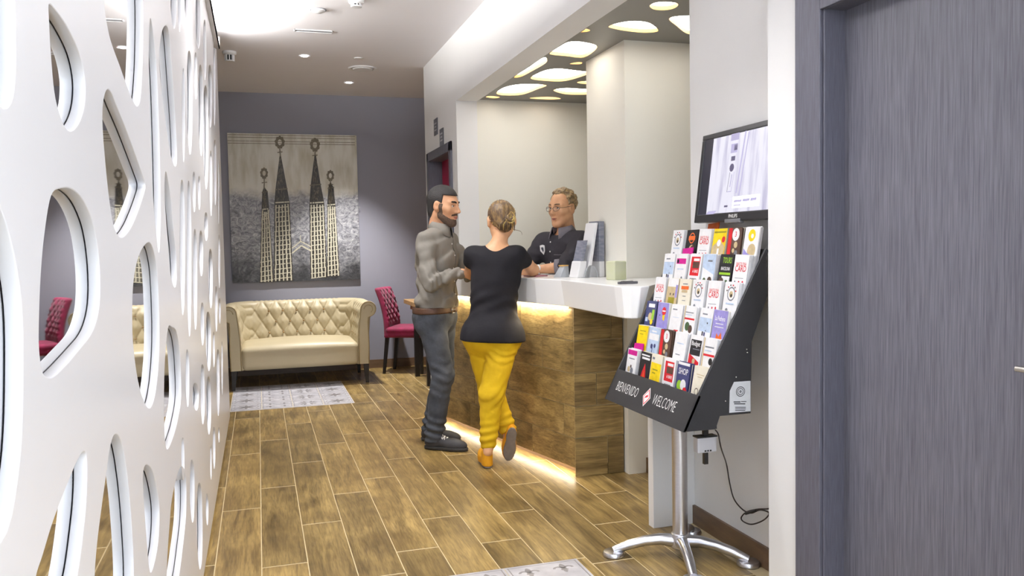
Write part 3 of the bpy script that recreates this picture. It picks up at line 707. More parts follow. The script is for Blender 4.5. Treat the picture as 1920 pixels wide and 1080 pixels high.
# ================================================================== sofa
M_leath = mat('cream_leather', sr(182, 169, 138), 0.45, var=0.05, scale=3, bump=0.06, bscale=160)
M_pipe = mat('cream_piping', sr(160, 142, 104), 0.45, var=0.05)
M_black = mat('black_stained_wood', sr(34, 30, 29), 0.4, var=0.2, scale=12, stretch=(4, 4, 0.6))
SX, SY = 0.39, 9.14
sofa = thing('sofa', 'cream leather two-seat sofa with button-tufted back and scrolled arms', 'sofa', (SX, SY, 0))
HX = 0.635
def sofa_q(P):
    x, y = P[:, 0], P[:, 1]; R = 0.27; cy = -0.55; hy = 0.40 - cy
    ax = np.abs(x) - (HX - R); ay = np.abs(y - cy) - (hy - R)
    return np.hypot(np.maximum(ax, 0), np.maximum(ay, 0)) + np.minimum(np.maximum(ax, ay), 0) - R
def sofa_s(P):
    x, y = P[:, 0], P[:, 1]
    return np.clip(x, -0.47, 0.47) + np.sign(x) * np.maximum(0, 0.30 - y)
TS, TZ = 0.148, 0.118
def sofa_shell(P):
    q = sofa_q(P); z = P[:, 2]; s = sofa_s(P)
    lean = (z - 0.5) * 0.10
    qq = q - lean
    bx = np.abs(qq) - (0.058 - 0.03); bz = np.abs(z - 0.49) - (0.29 - 0.03)
    body = np.hypot(np.maximum(bx, 0), np.maximum(bz, 0)) + np.minimum(np.maximum(bx, bz), 0) - 0.03
    roll = np.hypot(q - 0.055, (z - 0.775)) - 0.073
    d = smin(body, roll, 0.03)
    u = s / TS; v = (z - 0.50) / TZ
    p = u + v / 2; r = u - v / 2
    fp = np.abs(p - np.round(p)); fr_ = np.abs(r - np.round(r))
    amt = np.clip((-(qq) - 0.0) / 0.03, 0, 1) * np.clip((z - 0.40) / 0.06, 0, 1) * np.clip((0.86 - z) / 0.05, 0, 1)
    crease = np.exp(-(fp / 0.07) ** 2) + np.exp(-(fr_ / 0.07) ** 2)
    puff = 0.014 * np.cos(math.pi * np.minimum(fp, 0.5)) * 0 + 0.018 * (np.minimum(fp, 0.5) * 2) * (np.minimum(fr_, 0.5) * 2)
    d = d - amt * (puff - 0.008 * np.minimum(crease, 1.6))
    # gathers over the roll
    d = d + 0.0028 * np.cos(2 * math.pi * u * 3) * np.clip((z - 0.79) / 0.03, 0, 1) * np.clip(0.3 + q / 0.05, 0, 1)
    return smax(d, -(P[:, 1] + 0.435), 0.02)
sh = sdf_mesh('backrest', sofa_shell, (-0.86, -0.5, 0.15), (0.86, 0.62, 0.92), 0.009, M_leath, sofa)
def sofa_seat(P):
    d = rbox(P, (0, -0.07, 0.315), (HX - 0.05, 0.385, 0.115), 0.05)
    crown = 0.03 * (1 - (P[:, 0] / 0.62) ** 2) * np.clip((P[:, 2] - 0.34) / 0.06, 0, 1)
    return d - crown
sdf_mesh('seat', sofa_seat, (-0.7, -0.52, 0.15), (0.7, 0.42, 0.52), 0.011, M_leath, sofa)
# arm fronts: panel and piping following the scroll
for sx in (-1, 1):
    pts = [(0.048, 0.205), (0.052, 0.42), (0.046, 0.64), (0.05, 0.69)] + [(0.055 + 0.078 * math.cos(a), 0.775 + 0.078 * math.sin(a)) for a in np.linspace(-1.15, math.pi + 0.1, 12)] + [(-0.034, 0.68), (-0.05, 0.5), (-0.052, 0.205)]
    base = [(sx * (HX + q), -0.433, z) for q, z in pts]; top = [(sx * (HX + q * 0.96), -0.447, 0.205 + (z - 0.205) * 0.99) for q, z in pts]
    pa = MB().prism(base if sx > 0 else base[::-1], top if sx > 0 else top[::-1]).build('arm_front', M_leath, sofa, smooth='auto')
    MB().tube([(sx * (HX + q), -0.446, z) for q, z in pts[::-1]], 0.006, 8).build('piping', M_pipe, pa, smooth=True)
    MB().tube([(sx * (HX + 0.055 + 0.045 * math.cos(a)), -0.447, 0.775 + 0.045 * math.sin(a)) for a in np.linspace(-0.9, math.pi, 10)], 0.004, 8).build('piping', M_pipe, pa, smooth=True)
# buttons
M_btn = mat('bronze_button', sr(150, 122, 80), 0.35, 0.3, var=0.1)
bm = None
for row in range(3):
    z = 0.50 + row * TZ
    for k in range(-9, 10):
        s = (k + (0.5 if row % 2 else 0)) * TS
        if abs(s) > 1.05: continue
        # the point on the inner face with this path length
        if abs(s) <= 0.36: x, y, nx, ny = s, 0.40 - 0.065 + (z - 0.5) * 0.1, 0, -1
        elif abs(s) > 0.72: x = math.copysign(HX - 0.062 + (z - 0.5) * 0.1, s); y = 0.30 - (abs(s) - 0.47); nx, ny = -math.copysign(1, s), 0
        else: continue
        if y < -0.36: continue
        if bm is None:
            o = MB().ball((0, 0, 0), (0.011, 0.011, 0.011), 6).build('button', M_btn, sofa, smooth=True); bm = o.data
        else: o = bpy.data.objects.new('button', bm); COL.objects.link(o); o.parent = sofa
        o.location = (x, y, z)
for sx in (-1, 1):
    for y, top_ in ((-0.405, 0.21), (0.33, 0.21)):
        MB().prism([(sx * 0.665 + a * 0.015, y + b_ * 0.015, 0.0) for a, b_ in ((-1, -1), (1, -1), (1, 1), (-1, 1))], [(sx * 0.655 + a * 0.028, y + b_ * 0.028, top_) for a, b_ in ((-1, -1), (1, -1), (1, 1), (-1, 1))]).build('leg', M_black, sofa)

# ================================================================== burgundy chair and table beyond the wall end
M_velv = mat('burgundy_velvet', sr(150, 16, 72), 0.75, col2=sr(120, 8, 54), var=0.12, scale=9, bump=0.1, bscale=90, sheen=0.3)
def chair(loc, rz, lb):
    t = thing('dining_chair', lb, 'chair', loc, rz, 'burgundy dining chairs')
    def back(P):
        bend = 0.10 * np.clip((P[:, 2] - 0.5) / 0.45, 0, 1.2) ** 2
        Q = P.copy(); Q[:, 0] = P[:, 0] + bend + 0.03 * ((P[:, 1] / 0.2) ** 2 - 1) * -0.6
        d = rbox(Q, (-0.19, 0, 0.68), (0.035, 0.205, 0.28), 0.025)
        u = P[:, 1] / 0.11; v = (P[:, 2] - 0.62) / 0.11; a, c = u + v, u - v
        fa, fc = np.abs(a - np.round(a)), np.abs(c - np.round(c))
        am = np.clip((Q[:, 0] + 0.175) / 0.02, 0, 1) * np.clip((P[:, 2] - 0.55) / 0.04, 0, 1)
        return d - am * (0.014 * 4 * fa * fc - 0.006 * (np.exp(-(fa / 0.1) ** 2) + np.exp(-(fc / 0.1) ** 2)))
    sdf_mesh('backrest', back, (-0.45, -0.3, 0.35), (-0.05, 0.3, 1.05), 0.009, M_velv, t)
    sdf_mesh('seat', lambda P: rbox(P, (0.02, 0, 0.46), (0.22, 0.215, 0.055), 0.035) - 0.012 * np.clip((P[:, 2] - 0.46) / 0.05, 0, 1), (-0.28, -0.3, 0.36), (0.32, 0.3, 0.58), 0.01, M_velv, t)
    for x, dx in ((-0.19, -0.05), (0.2, 0.0)):
        for y in (-0.175, 0.175):
            MB().prism([(x + dx + a * 0.014, y + b_ * 0.014, 0) for a, b_ in ((-1, -1), (1, -1), (1, 1), (-1, 1))], [(x + a * 0.02, y + b_ * 0.02, 0.42) for a, b_ in ((-1, -1), (1, -1), (1, 1), (-1, 1))]).build('leg', M_black, t)
    return t
chair((1.60, 9.30, 0), math.radians(-28), 'burgundy velvet dining chair with button-tufted back, facing the wooden table')
tbl = thing('dining_table', 'light brown wooden table showing past the end of the white wall', 'table', (2.0, 8.62, 0))
M_oak = mat('light_oak', sr(176, 140, 92), 0.45, col2=sr(140, 106, 66), var=0.1, scale=7, stretch=(0.5, 6, 6))
MB().box(-0.5, 0.5, -0.42, 0.36, 0.80, 0.845).build('table_top', M_oak, tbl, bevel=0.003)
for x in (-0.38, 0.42):
    for y in (-0.36, 0.3): MB().box(x - 0.025, x + 0.025, y - 0.025, y + 0.025, 0, 0.80).build('leg', M_black, tbl)
MB().box(-0.44, 0.44, -0.36, 0.30, 0.74, 0.80).build('apron', M_oak, tbl)

# ================================================================== reception counter
CA = np.array([1.80, 4.66]); CD = np.array([-0.38, 1.66]); CD = CD / np.linalg.norm(CD); CN = np.array([-CD[1], CD[0]])   # CN points to the corridor
CLEN = 2.08
cnt = thing('reception_counter', 'reception counter clad in horizontal brown wood-look tiles', 'counter', (1.80, 4.66, 0))
def cw(s, n, z): p = CD * s + CN * n; return (p[0], p[1], z)
far_ = CD * CLEN
b = MB()
body = [(0.003, 0.003), (0.312, -0.002), (0.312, 0.55), (0.24, 0.9), (far_[0] + 0.5, far_[1]), (far_[0] + 0.003, far_[1])]
b.prism([(x, y, 0.07) for x, y in body], [(x, y, 1.04) for x, y in body])
b.build('carcass', M_grout, cnt)
pl = [(0.07, 0.03), (0.30, 0.03), (0.30, 0.55), (0.22, 0.9), (far_[0] + 0.46, far_[1] - 0.03), (far_[0] + 0.09, far_[1] - 0.03)]
MB().prism([(x, y, 0.0) for x, y in pl], [(x, y, 0.07) for x, y in pl]).build('plinth', M_skirt, cnt)
rows = [0.055, 0.238, 0.432, 0.632, 0.832, 1.035]; g = 0.0022; th = 0.0025
for r in range(5):
    z0, z1 = rows[r] + g, rows[r + 1] - g
    js = [0.0] + [j for j in np.arange([0.50, 0.12, 0.80, 0.36, 0.62][r], CLEN, 1.2 if r % 2 else 0.9)] + [CLEN]
    for a, c in zip(js[:-1], js[1:]):
        if c - a < 0.03: continue
        o = MB().prism([cw(s, n, z0) for s, n in ((a + g, -0.003), (c - g, -0.003), (c - g, th), (a + g, th))], [cw(s, n, z1) for s, n in ((a + g, -0.003), (c - g, -0.003), (c - g, th), (a + g, th))])
        b = MB(); b.v = [((v[0]), v[1], v[2]) for v in o.v]; b.f = o.f; b.m = o.m
        o = b.build('cladding_tile', M_clad, cnt, bevel=0.0012)
    js = [0.0] + ([[0.21], [], [0.14], [], [0.24]][r]) + [0.318]
    for a, c in zip(js[:-1], js[1:]):
        MB().box((a + g) if a else -0.002, c - g, -0.0075, 0.003, z0 if r else 0.004, z1).build('cladding_tile', M_cladx, cnt, bevel=0.0012)
# warm light strips: below the top and below the carcass
M_ledw = mat('warm_led', (1, 0.84, 0.55), 0.5, var=0.005, emit=7)
def area_strip(name, p, q, z, wdt, e, col, parent, rot):
    c = (np.array(p) + np.array(q)) / 2; L_ = float(np.linalg.norm(np.array(q) - np.array(p)))
    l = bpy.data.lights.new(name, 'AREA'); l.shape = 'RECTANGLE'; l.size = L_; l.size_y = wdt; l.energy = e; l.color = col
    o = bpy.data.objects.new(name, l); COL.objects.link(o); o.parent = parent
    o.location = (c[0], c[1], z); d = np.array(q) - np.array(p)
    o.rotation_euler = Matrix.Rotation(math.atan2(d[1], d[0]), 4, 'Z').to_euler()
    return o
lt = MB(); 
lt.prism([cw(s, n, 1.028) for s, n in ((0.03, 0.014), (CLEN - 0.03, 0.014), (CLEN - 0.03, 0.028), (0.03, 0.028))], [cw(s, n, 1.036) for s, n in ((0.03, 0.014), (CLEN - 0.03, 0.014), (CLEN - 0.03, 0.028), (0.03, 0.028))])
lt.build('led_strip', M_ledw, cnt)
area_strip('strip_lamp', cw(0.03, 0.021, 0)[:2], cw(CLEN, 0.021, 0)[:2], 1.026, 0.016, 12, (1, 0.86, 0.62), cnt, 0)
lt = MB(); lt.prism([cw(s, n, 0.056) for s, n in ((0.02, -0.01), (CLEN - 0.03, -0.01), (CLEN - 0.03, -0.03), (0.02, -0.03))], [cw(s, n, 0.066) for s, n in ((0.02, -0.01), (CLEN - 0.03, -0.01), (CLEN - 0.03, -0.03), (0.02, -0.03))])
lt.build('led_strip', M_ledw, cnt)
area_strip('strip_lamp', cw(0.02, -0.012, 0)[:2], cw(CLEN, -0.012, 0)[:2], 0.05, 0.05, 3.2, (1, 0.93, 0.8), cnt, 0)

M_solid = mat('white_solid_surface', sr(240, 240, 240), 0.22, var=0.008, scale=2)
M_solid_w = M_solid
OF = CA + CN * 0.04
f0 = OF + CD * 0.07; f1 = OF + CD * CLEN
top = [tuple(f1), tuple(f0), (1.716, 3.87), (1.722, 3.79), (1.75, 3.745), (1.80, 3.73), (1.86, 3.76), (1.98, 3.92), (2.33, 4.585), (2.115, 4.585), (2.115, 5.05), (2.05, 5.45), (f1[0] + 0.56, f1[1])]
bot = [tuple(f1), (f0[0] + 0.012, f0[1] - 0.03), (1.728, 3.85), (1.733, 3.785), (1.755, 3.755), (1.785, 3.745), (1.815, 3.765), (1.87, 3.87), (2.18, 4.585), (2.115, 4.585), (2.115, 5.05), (2.05, 5.45), (f1[0] + 0.56, f1[1])]
ct = thing('counter_top', 'thick white solid-surface counter top with a tapered rounded end', 'countertop', (1.8, 4.7, 1.04))
MB().prism([(x - 1.8, y - 4.7, 0.0) for x, y in bot[::-1]], [(x - 1.8, y - 4.7, 0.16) for x, y in top[::-1]]).build('slab', M_solid, ct, bevel=0.006, seg=3)

# ---- things on the counter
ZT = 1.20
def onc(px, py): p = on(px, py, 2, ZT); return (p[0], p[1], ZT)
M_clear = mat('clear_acrylic', sr(225, 230, 238), 0.08, var=0.01, trans=0.75)
M_card = mat('white_card', sr(236, 236, 236), 0.5, var=0.02)
M_slate = mat('slate_print', sr(96, 100, 116), 0.4, col2=sr(150, 152, 164), var=0.15, scale=18, stretch=(1, 1, 4))
hx, hy = 1.955, 4.93
t = thing('brochure_holder', 'white and clear acrylic brochure holder standing on the counter top', 'brochure holder', (hx, hy, ZT), math.radians(12))
def lean(p, dz): return (p[0] + dz * 0.22, p[1], dz)
MB().prism([(-0.055, -0.05, 0), (0.01, -0.05, 0), (0.01, 0.05, 0), (-0.055, 0.05, 0)], [(-0.03, -0.05, 0.105), (0.02, -0.05, 0.105), (0.02, 0.05, 0.105), (-0.03, 0.05, 0.105)]).build('pocket', M_white_pl, t, bevel=0.006)
MB().prism([(-0.035, -0.045, 0.06), (-0.012, -0.045, 0.06), (-0.012, 0.045, 0.06), (-0.035, 0.045, 0.06)], [(0.012, -0.045, 0.235), (0.030, -0.045, 0.235), (0.030, 0.045, 0.235), (0.012, 0.045, 0.235)]).build('leaflet', M_slate, t)
MB().prism([(0.012, -0.055, 0.0), (0.04, -0.055, 0.0), (0.04, 0.055, 0.0), (0.012, 0.055, 0.0)], [(0.085, -0.055, 0.345), (0.105, -0.055, 0.345), (0.105, 0.055, 0.345), (0.085, 0.055, 0.345)]).build('back_panel', M_white_pl, t, bevel=0.004)
MB().prism([(0.115, -0.05, 0.0), (0.155, -0.05, 0.0), (0.155, 0.05, 0.0), (0.115, 0.05, 0.0)], [(0.115, -0.05, 0.14), (0.155, -0.05, 0.14), (0.155, 0.05, 0.14), (0.115, 0.05, 0.14)]).build('stand', M_white_pl, t, bevel=0.003)
MB().prism([(0.11, -0.055, 0.1), (0.15, -0.055, 0.1), (0.15, 0.055, 0.1), (0.11, 0.055, 0.1)], [(0.11, -0.055, 0.355), (0.15, -0.055, 0.355), (0.15, 0.055, 0.355), (0.11, 0.055, 0.355)]).build('leaflet', M_slate, t)
MB().prism([(0.045 + 0.05 * math.cos(a), -0.062, 0.002 + 0.075 * max(0.0, math.sin(a))) for a in np.linspace(0, math.pi, 12)], [(0.045 + 0.05 * math.cos(a), -0.056, 0.002 + 0.075 * max(0.0, math.sin(a))) for a in np.linspace(0, math.pi, 12)]).build('clear_cheek', M_clear, t)
t = thing('prism_paperweight', 'small clear faceted prism on the counter by the brochure holder', 'paperweight', (1.875, 5.06, ZT), 0.5)
MB().prism([(-0.045, -0.03, 0), (0.045, -0.03, 0), (0.045, 0.03, 0), (-0.045, 0.03, 0)], [(0.012, -0.02, 0.075), (0.05, -0.02, 0.07), (0.05, 0.02, 0.07), (0.012, 0.02, 0.075)]).build('block', mat('pale_glass', sr(214, 220, 228), 0.1, var=0.02, trans=0.4), t, bevel=0.002)
MB().box(0.0, 0.048, -0.022, 0.022, 0.071, 0.078).build('amber_top', mat('amber_plastic', sr(226, 176, 96), 0.3, var=0.05), t)
t = thing('memo_cube', 'pale green translucent cube on the counter top', 'cube', (2.005, 4.485, ZT), 0.25)
M_green = mat('pale_green_wax', sr(218, 222, 178), 0.35, col2=sr(230, 232, 204), var=0.04, scale=12, trans=0.25)
MB().box(-0.043, 0.043, -0.043, 0.043, 0, 0.108).build('block', M_green, t, bevel=0.005); MB().box(-0.038, 0.038, -0.038, 0.038, 0.107, 0.1095).build('lid', mat('pale_green_lid', sr(224, 228, 190), 0.4), t)
t = thing('pen', 'flat dark grey pen lying at the counter end', 'pen', (1.853, 4.0, ZT), 0.05)
MB().box(-0.055, 0.055, -0.012, 0.012, 0.0, 0.013).build('barrel', mat('dark_grey_metal', sr(92, 92, 96), 0.4, 0.3, var=0.1, scale=30), t, bevel=0.003); MB().box(-0.04, 0.03, -0.003, 0.003, 0.013, 0.016).build('clip', M_metal, t)
t = thing('booklet', 'dark red booklet under the hands on the counter', 'booklet', (1.79, 5.33, ZT), 0.3)
MB().box(-0.05, 0.05, -0.07, 0.07, 0.0005, 0.004).build('cover', M_burg, t); MB().box(-0.048, 0.05, -0.068, 0.068, 0.004, 0.007).build('pages', M_card, t); MB().box(-0.05, 0.05, -0.07, 0.07, 0.007, 0.0085).build('front_cover', M_burg, t)
# ================================================================== leaflet rack on a pole
M_rack = mat('matt_black_steel', sr(40, 40, 43), 0.45, var=0.06, scale=10, bump=0.05, bscale=180)
M_alu = M_metal
RN, RF = 2.95, 3.735
RX, RY = 1.78, 3.315
rack = thing('leaflet_rack', 'black sloping leaflet rack lettered BIENVENIDO WELCOME on an aluminium pole', 'display rack', (RX, RY, 0))
prof = [(1.60, 0.657), (1.67, 0.80), (1.985, 1.385), (1.992, 1.19), (1.917, 1.005), (1.911, 0.709), (1.768, 0.709), (1.748, 0.656)]
for y0, y1 in ((RN, RN + 0.012), (RF - 0.012, RF)):
    MB().prism([(x - RX, y0 - RY, z) for x, z in prof], [(x - RX, y1 - RY, z) for x, z in prof]).build('side_panel', M_rack, rack, bevel=0.002)
lip = MB().prism([(1.60 - RX, RN - RY, 0.657), (1.612 - RX, RN - RY, 0.655), (1.612 - RX, RF - RY, 0.655), (1.60 - RX, RF - RY, 0.657)], [(1.67 - RX, RN - RY, 0.80), (1.682 - RX, RN - RY, 0.796), (1.682 - RX, RF - RY, 0.796), (1.67 - RX, RF - RY, 0.80)]).build('lip', M_rack, rack)
bb = [(1.70, 0.69), (1.995, 1.38), (2.005, 1.375), (1.715, 0.68)]
MB().prism([(x - RX, RN + 0.012 - RY, z) for x, z in bb], [(x - RX, RF - 0.012 - RY, z) for x, z in bb]).build('back_board', M_rack, rack)
bb = [(1.61, 0.655), (1.61, 0.667), (1.76, 0.667), (1.76, 0.655)]
MB().prism([(x - RX, RN + 0.012 - RY, z) for x, z in bb], [(x - RX, RF - 0.012 - RY, z) for x, z in bb]).build('bottom_board', M_rack, rack)
# lettering on the lip: reads along -Y, up the slope of the lip
la = math.atan2(0.07, 0.143)
LM = Matrix(((0, math.sin(la), -math.cos(la), 0), (-1, 0, 0, 0), (0, math.cos(la), math.sin(la), 0), (0, 0, 0, 1)))
LM.translation = Vector((1.635 - RX, 0.0 + (RN + RF) / 2 - RY, 0.7285))
M_sign = mat('white_vinyl_letter', sr(236, 236, 236), 0.5, var=0.02)
M_redpr = mat('red_print', sr(206, 52, 62), 0.5, var=0.05)
def lip_text(s, u, width, size):
    vs, fs = text(s, size, 'CENTER', -0.012, width)
    MB().add([LM @ Vector((x + u, y, 0.0015)) for x, y, z in vs], fs).build('lettering', M_sign, lip)
lip_text('BIENVENIDO', -0.205, 0.225, 0.068); lip_text('WELCOME', 0.165, 0.205, 0.07)
dm = MB(); 
def dia(r, z, k): dm.mi(k).add([LM @ Vector(p) for p in ((-r * 0.8, 0, z), (0, -r, z), (r * 0.8, 0, z), (0, r, z))], [(0, 1, 2, 3)])
dia(0.045, 0.0012, 0); dia(0.038, 0.0018, 1); dia(0.03, 0.0022, 0); dm.mi(1).add([LM @ Vector(p) for p in ((-0.012, -0.008, 0.0026), (0.014, 0.002, 0.0026), (0.008, 0.012, 0.0026), (-0.01, 0.004, 0.0026))], [(0, 1, 2, 3)])
dm.build('diamond_logo', [M_sign, M_redpr], lip)
# sticker with a ring emblem on the near side panel
st = MB(); sp_ = [on(x, y, 1, RN) for x, y in ((1368, 733), (1376, 716), (1407, 714), (1407, 771), (1367, 774))]
st.add([(p[0] - RX, RN - 0.0012 - RY, p[2]) for p in sp_], [(0, 1, 2, 3, 4)][::1])
sticker = st.build('sticker', mat('silver_sticker', sr(206, 208, 212), 0.4, var=0.04, scale=40), rack)
em = MB(); ec = on(1388, 734, 1, RN)
for r0, r1 in ((0.021, 0.018), (0.014, 0.0115), (0.005, 0.002)):
    n = 20; vs = []
    for k in range(n): a = 2 * math.pi * k / n; vs += [(ec[0] - RX + r0 * math.cos(a), RN - 0.0018 - RY, ec[2] + r0 * math.sin(a)), (ec[0] - RX + r1 * math.cos(a), RN - 0.0018 - RY, ec[2] + r1 * math.sin(a))]
    em.add(vs, [(2 * k, 2 * k + 1, (2 * k + 3) % (2 * n), (2 * k + 2) % (2 * n)) for k in range(n)])
for x0_, x1_, zz, h_ in ((1375, 1388, 753.5, 0.0022), (1389, 1399, 752.8, 0.0015), (1376, 1397, 757, 0.002), (1378, 1398, 763.5, 0.0014), (1378, 1398, 766.5, 0.0014), (1378, 1397, 769.5, 0.0014)):
    c, e_ = on(x0_, zz, 1, RN), on(x1_, zz, 1, RN)
    em.add([(c[0] - RX, RN - 0.0018 - RY, c[2] - h_), (e_[0] - RX, RN - 0.0018 - RY, e_[2] - h_), (e_[0] - RX, RN - 0.0018 - RY, e_[2] + h_), (c[0] - RX, RN - 0.0018 - RY, c[2] + h_)], [(0, 1, 2, 3)])
em.build('print', mat('dark_ink', sr(50, 50, 56), 0.5), sticker)
for (x, y) in ((1380, 707), (1400, 655), (1401, 661), (1360, 752)):
    c = on(x, y, 1, RN); MB().ball((c[0] - RX, RN - 0.001 - RY, c[2]), (0.003, 0.002, 0.003), 5).build('screw', M_chrome, rack)
# pole and four-legged base
MB().lathe([(0.034, 0.075), (0.034, 0.66)], n=28).build('pole', M_alu, rack, smooth='auto')
MB().lathe([(0.030, 0.035), (0.044, 0.045), (0.044, 0.095), (0.040, 0.105), (0.034, 0.108)], n=28).build('hub', M_alu, rack, smooth='auto')
for k in range(4):
    a = [math.radians(160), math.radians(52), math.radians(252), math.radians(318)][k]
    ca, sa = math.cos(a), math.sin(a); ln = 0.30
    pts = [(ca * r_, sa * r_, z_) for r_, z_ in ((0.03, 0.072), (0.09, 0.078), (0.16, 0.07), (0.23, 0.052), (ln, 0.026))]
    lg = MB().tube(pts, [0.030, 0.026, 0.023, 0.022, 0.018], 12).build('leg', M_alu, rack, smooth='auto')
    MB().lathe([(0.046, 0.0), (0.05, 0.004), (0.05, 0.014), (0.045, 0.022), (0.02, 0.026)], (ca * ln, sa * ln, 0), 24).build('foot', M_alu, lg, smooth='auto')
# pocket dividers
RA = 0.17; ROWX, ROWZ = 0.0505, 0.114
def pocket(r): return 1.690 + r * ROWX, 0.715 + r * ROWZ
CW = (RF - RN - 0.024) / 6
dmesh = None
for r in range(6):
    x0, z0 = pocket(r)
    MB().prism([(x0 - 0.004 - RX, RN + 0.013 - RY, z0 - 0.012), (x0 + 0.05 - RX, RN + 0.013 - RY, z0 - 0.012), (x0 + 0.05 - RX, RF - 0.013 - RY, z0 - 0.012), (x0 - 0.004 - RX, RF - 0.013 - RY, z0 - 0.012)],
               [(x0 - 0.004 - RX, RN + 0.013 - RY, z0 - 0.006), (x0 + 0.05 - RX, RN + 0.013 - RY, z0 - 0.006), (x0 + 0.05 - RX, RF - 0.013 - RY, z0 - 0.006), (x0 - 0.004 - RX, RF - 0.013 - RY, z0 - 0.006)]).build('shelf', M_rack, rack)
    for c in range(1, 6):
        if dmesh is None:
            o = MB().prism([(0, -0.001, 0), (0.05, -0.001, 0.0), (0.085, -0.001, 0.13), (0.075, -0.001, 0.13)], [(0, 0.001, 0), (0.05, 0.001, 0), (0.085, 0.001, 0.13), (0.075, 0.001, 0.13)]).build('divider', mat('frosted_acrylic', sr(225, 226, 228), 0.3, var=0.02), rack); dmesh = o.data
        else: o = bpy.data.objects.new('divider', dmesh); COL.objects.link(o); o.parent = rack
        o.location = (x0 - RX, RF - 0.012 - c * CW - RY, z0 - 0.006)

# ---- leaflets
PAL = dict(W=(236, 236, 238), C=(232, 226, 208), K=(30, 30, 34), R=(204, 28, 40), O=(226, 104, 40), Y=(240, 208, 20), B=(60, 64, 110), P=(150, 142, 206), M=(196, 22, 136), G=(150, 196, 50), D=(84, 62, 52), L=(186, 204, 228), T=(120, 124, 134), V=(150, 140, 30), S=(198, 178, 138), N=(70, 96, 60))
PM = {k: mat('print_' + {'W': 'white', 'C': 'cream', 'K': 'black', 'R': 'red', 'O': 'orange', 'Y': 'yellow', 'B': 'navy', 'P': 'lilac', 'M': 'magenta', 'G': 'lime', 'D': 'brown', 'L': 'pale_blue', 'T': 'grey', 'V': 'olive', 'S': 'sand', 'N': 'green'}[k], sr(*v), 0.4, var=0.05 if k in 'WC' else 0.14, scale=40) for k, v in PAL.items()}
LW, LH = 0.106, 0.19
CARD = [('t', 'BARCELONA', 0, -0.040, 0.018, 0.075, 'R'), ('t', 'CARD', 0, -0.060, 0.034, 0.082, 'R'), ('r', -0.035, -0.10, 0.03, -0.098, 'T'), ('d', -0.03, -0.115, 0.005, 'T'), ('d', 0.0, -0.115, 0.005, 'R'), ('d', 0.028, -0.115, 0.006, 'R')]
EMB = [('d', 0, -0.048, 0.030, 'T'), ('d', 0, -0.048, 0.024, 'W'), ('d', 0.0, -0.05, 0.014, 'S'), ('d', 0.002, -0.055, 0.007, 'K')] + [('r', 0.034 * math.cos(a) - 0.004, -0.045 + 0.034 * math.sin(a) - 0.003, 0.034 * math.cos(a) + 0.004, -0.045 + 0.034 * math.sin(a) + 0.003, 'D' if i % 2 else 'R') for i, a in enumerate((0.3, 0.8, 1.3, 1.85, 2.35, 2.85))] + [('r', -0.03, -0.092, 0.03, -0.086, 'L'), ('d', -0.02, -0.118, 0.010, 'T')]
SNOW = [('r', -0.049, -0.10, 0.049, -0.04, 'L'), ('r', -0.032, -0.028, 0.008, -0.022, 'T'), ('d', 0.018, -0.062, 0.004, 'K'), ('d', 0.012, -0.095, 0.003, 'K'), ('r', -0.015, -0.118, -0.005, -0.10, 'K'), ('r', 0.0, -0.118, 0.012, -0.102, 'B')]
CIRC = [('r', -0.049, -0.13, -0.022, -0.002, 'R'), ('d', 0.008, -0.03, 0.028, 'W'), ('t', '3', 0.008, -0.03, 0.03, None, 'R'), ('d', 0.015, -0.075, 0.014, 'S'), ('d', 0.0, -0.10, 0.01, 'S'), ('d', 0.022, -0.11, 0.012, 'T')]
BIKE = [('r', -0.04, -0.10, 0.04, -0.012, 'R'), ('r', -0.018, -0.032, 0.034, -0.02, 'W'), ('r', -0.022, -0.065, 0.036, -0.036, 'D'), ('t', 'A BIKE', 0.008, -0.08, 0.018, 0.05, 'W'), ('d', -0.022, -0.126, 0.014, 'K'), ('d', -0.022, -0.126, 0.011, 'W'), ('d', 0.02, -0.126, 0.014, 'K'), ('d', 0.02, -0.126, 0.011, 'W'), ('r', -0.012, -0.128, 0.012, -0.112, 'T')]
SKET = [('r', -0.04, -0.03, 0.03, -0.026, 'T'), ('r', -0.04, -0.04, 0.02, -0.037, 'L'), ('r', -0.045, -0.06, 0.045, -0.052, 'R'), ('d', -0.01, -0.09, 0.02, 'N'), ('d', 0.018, -0.10, 0.018, 'D'), ('r', -0.049, -0.14, -0.04, 0, 'S')]
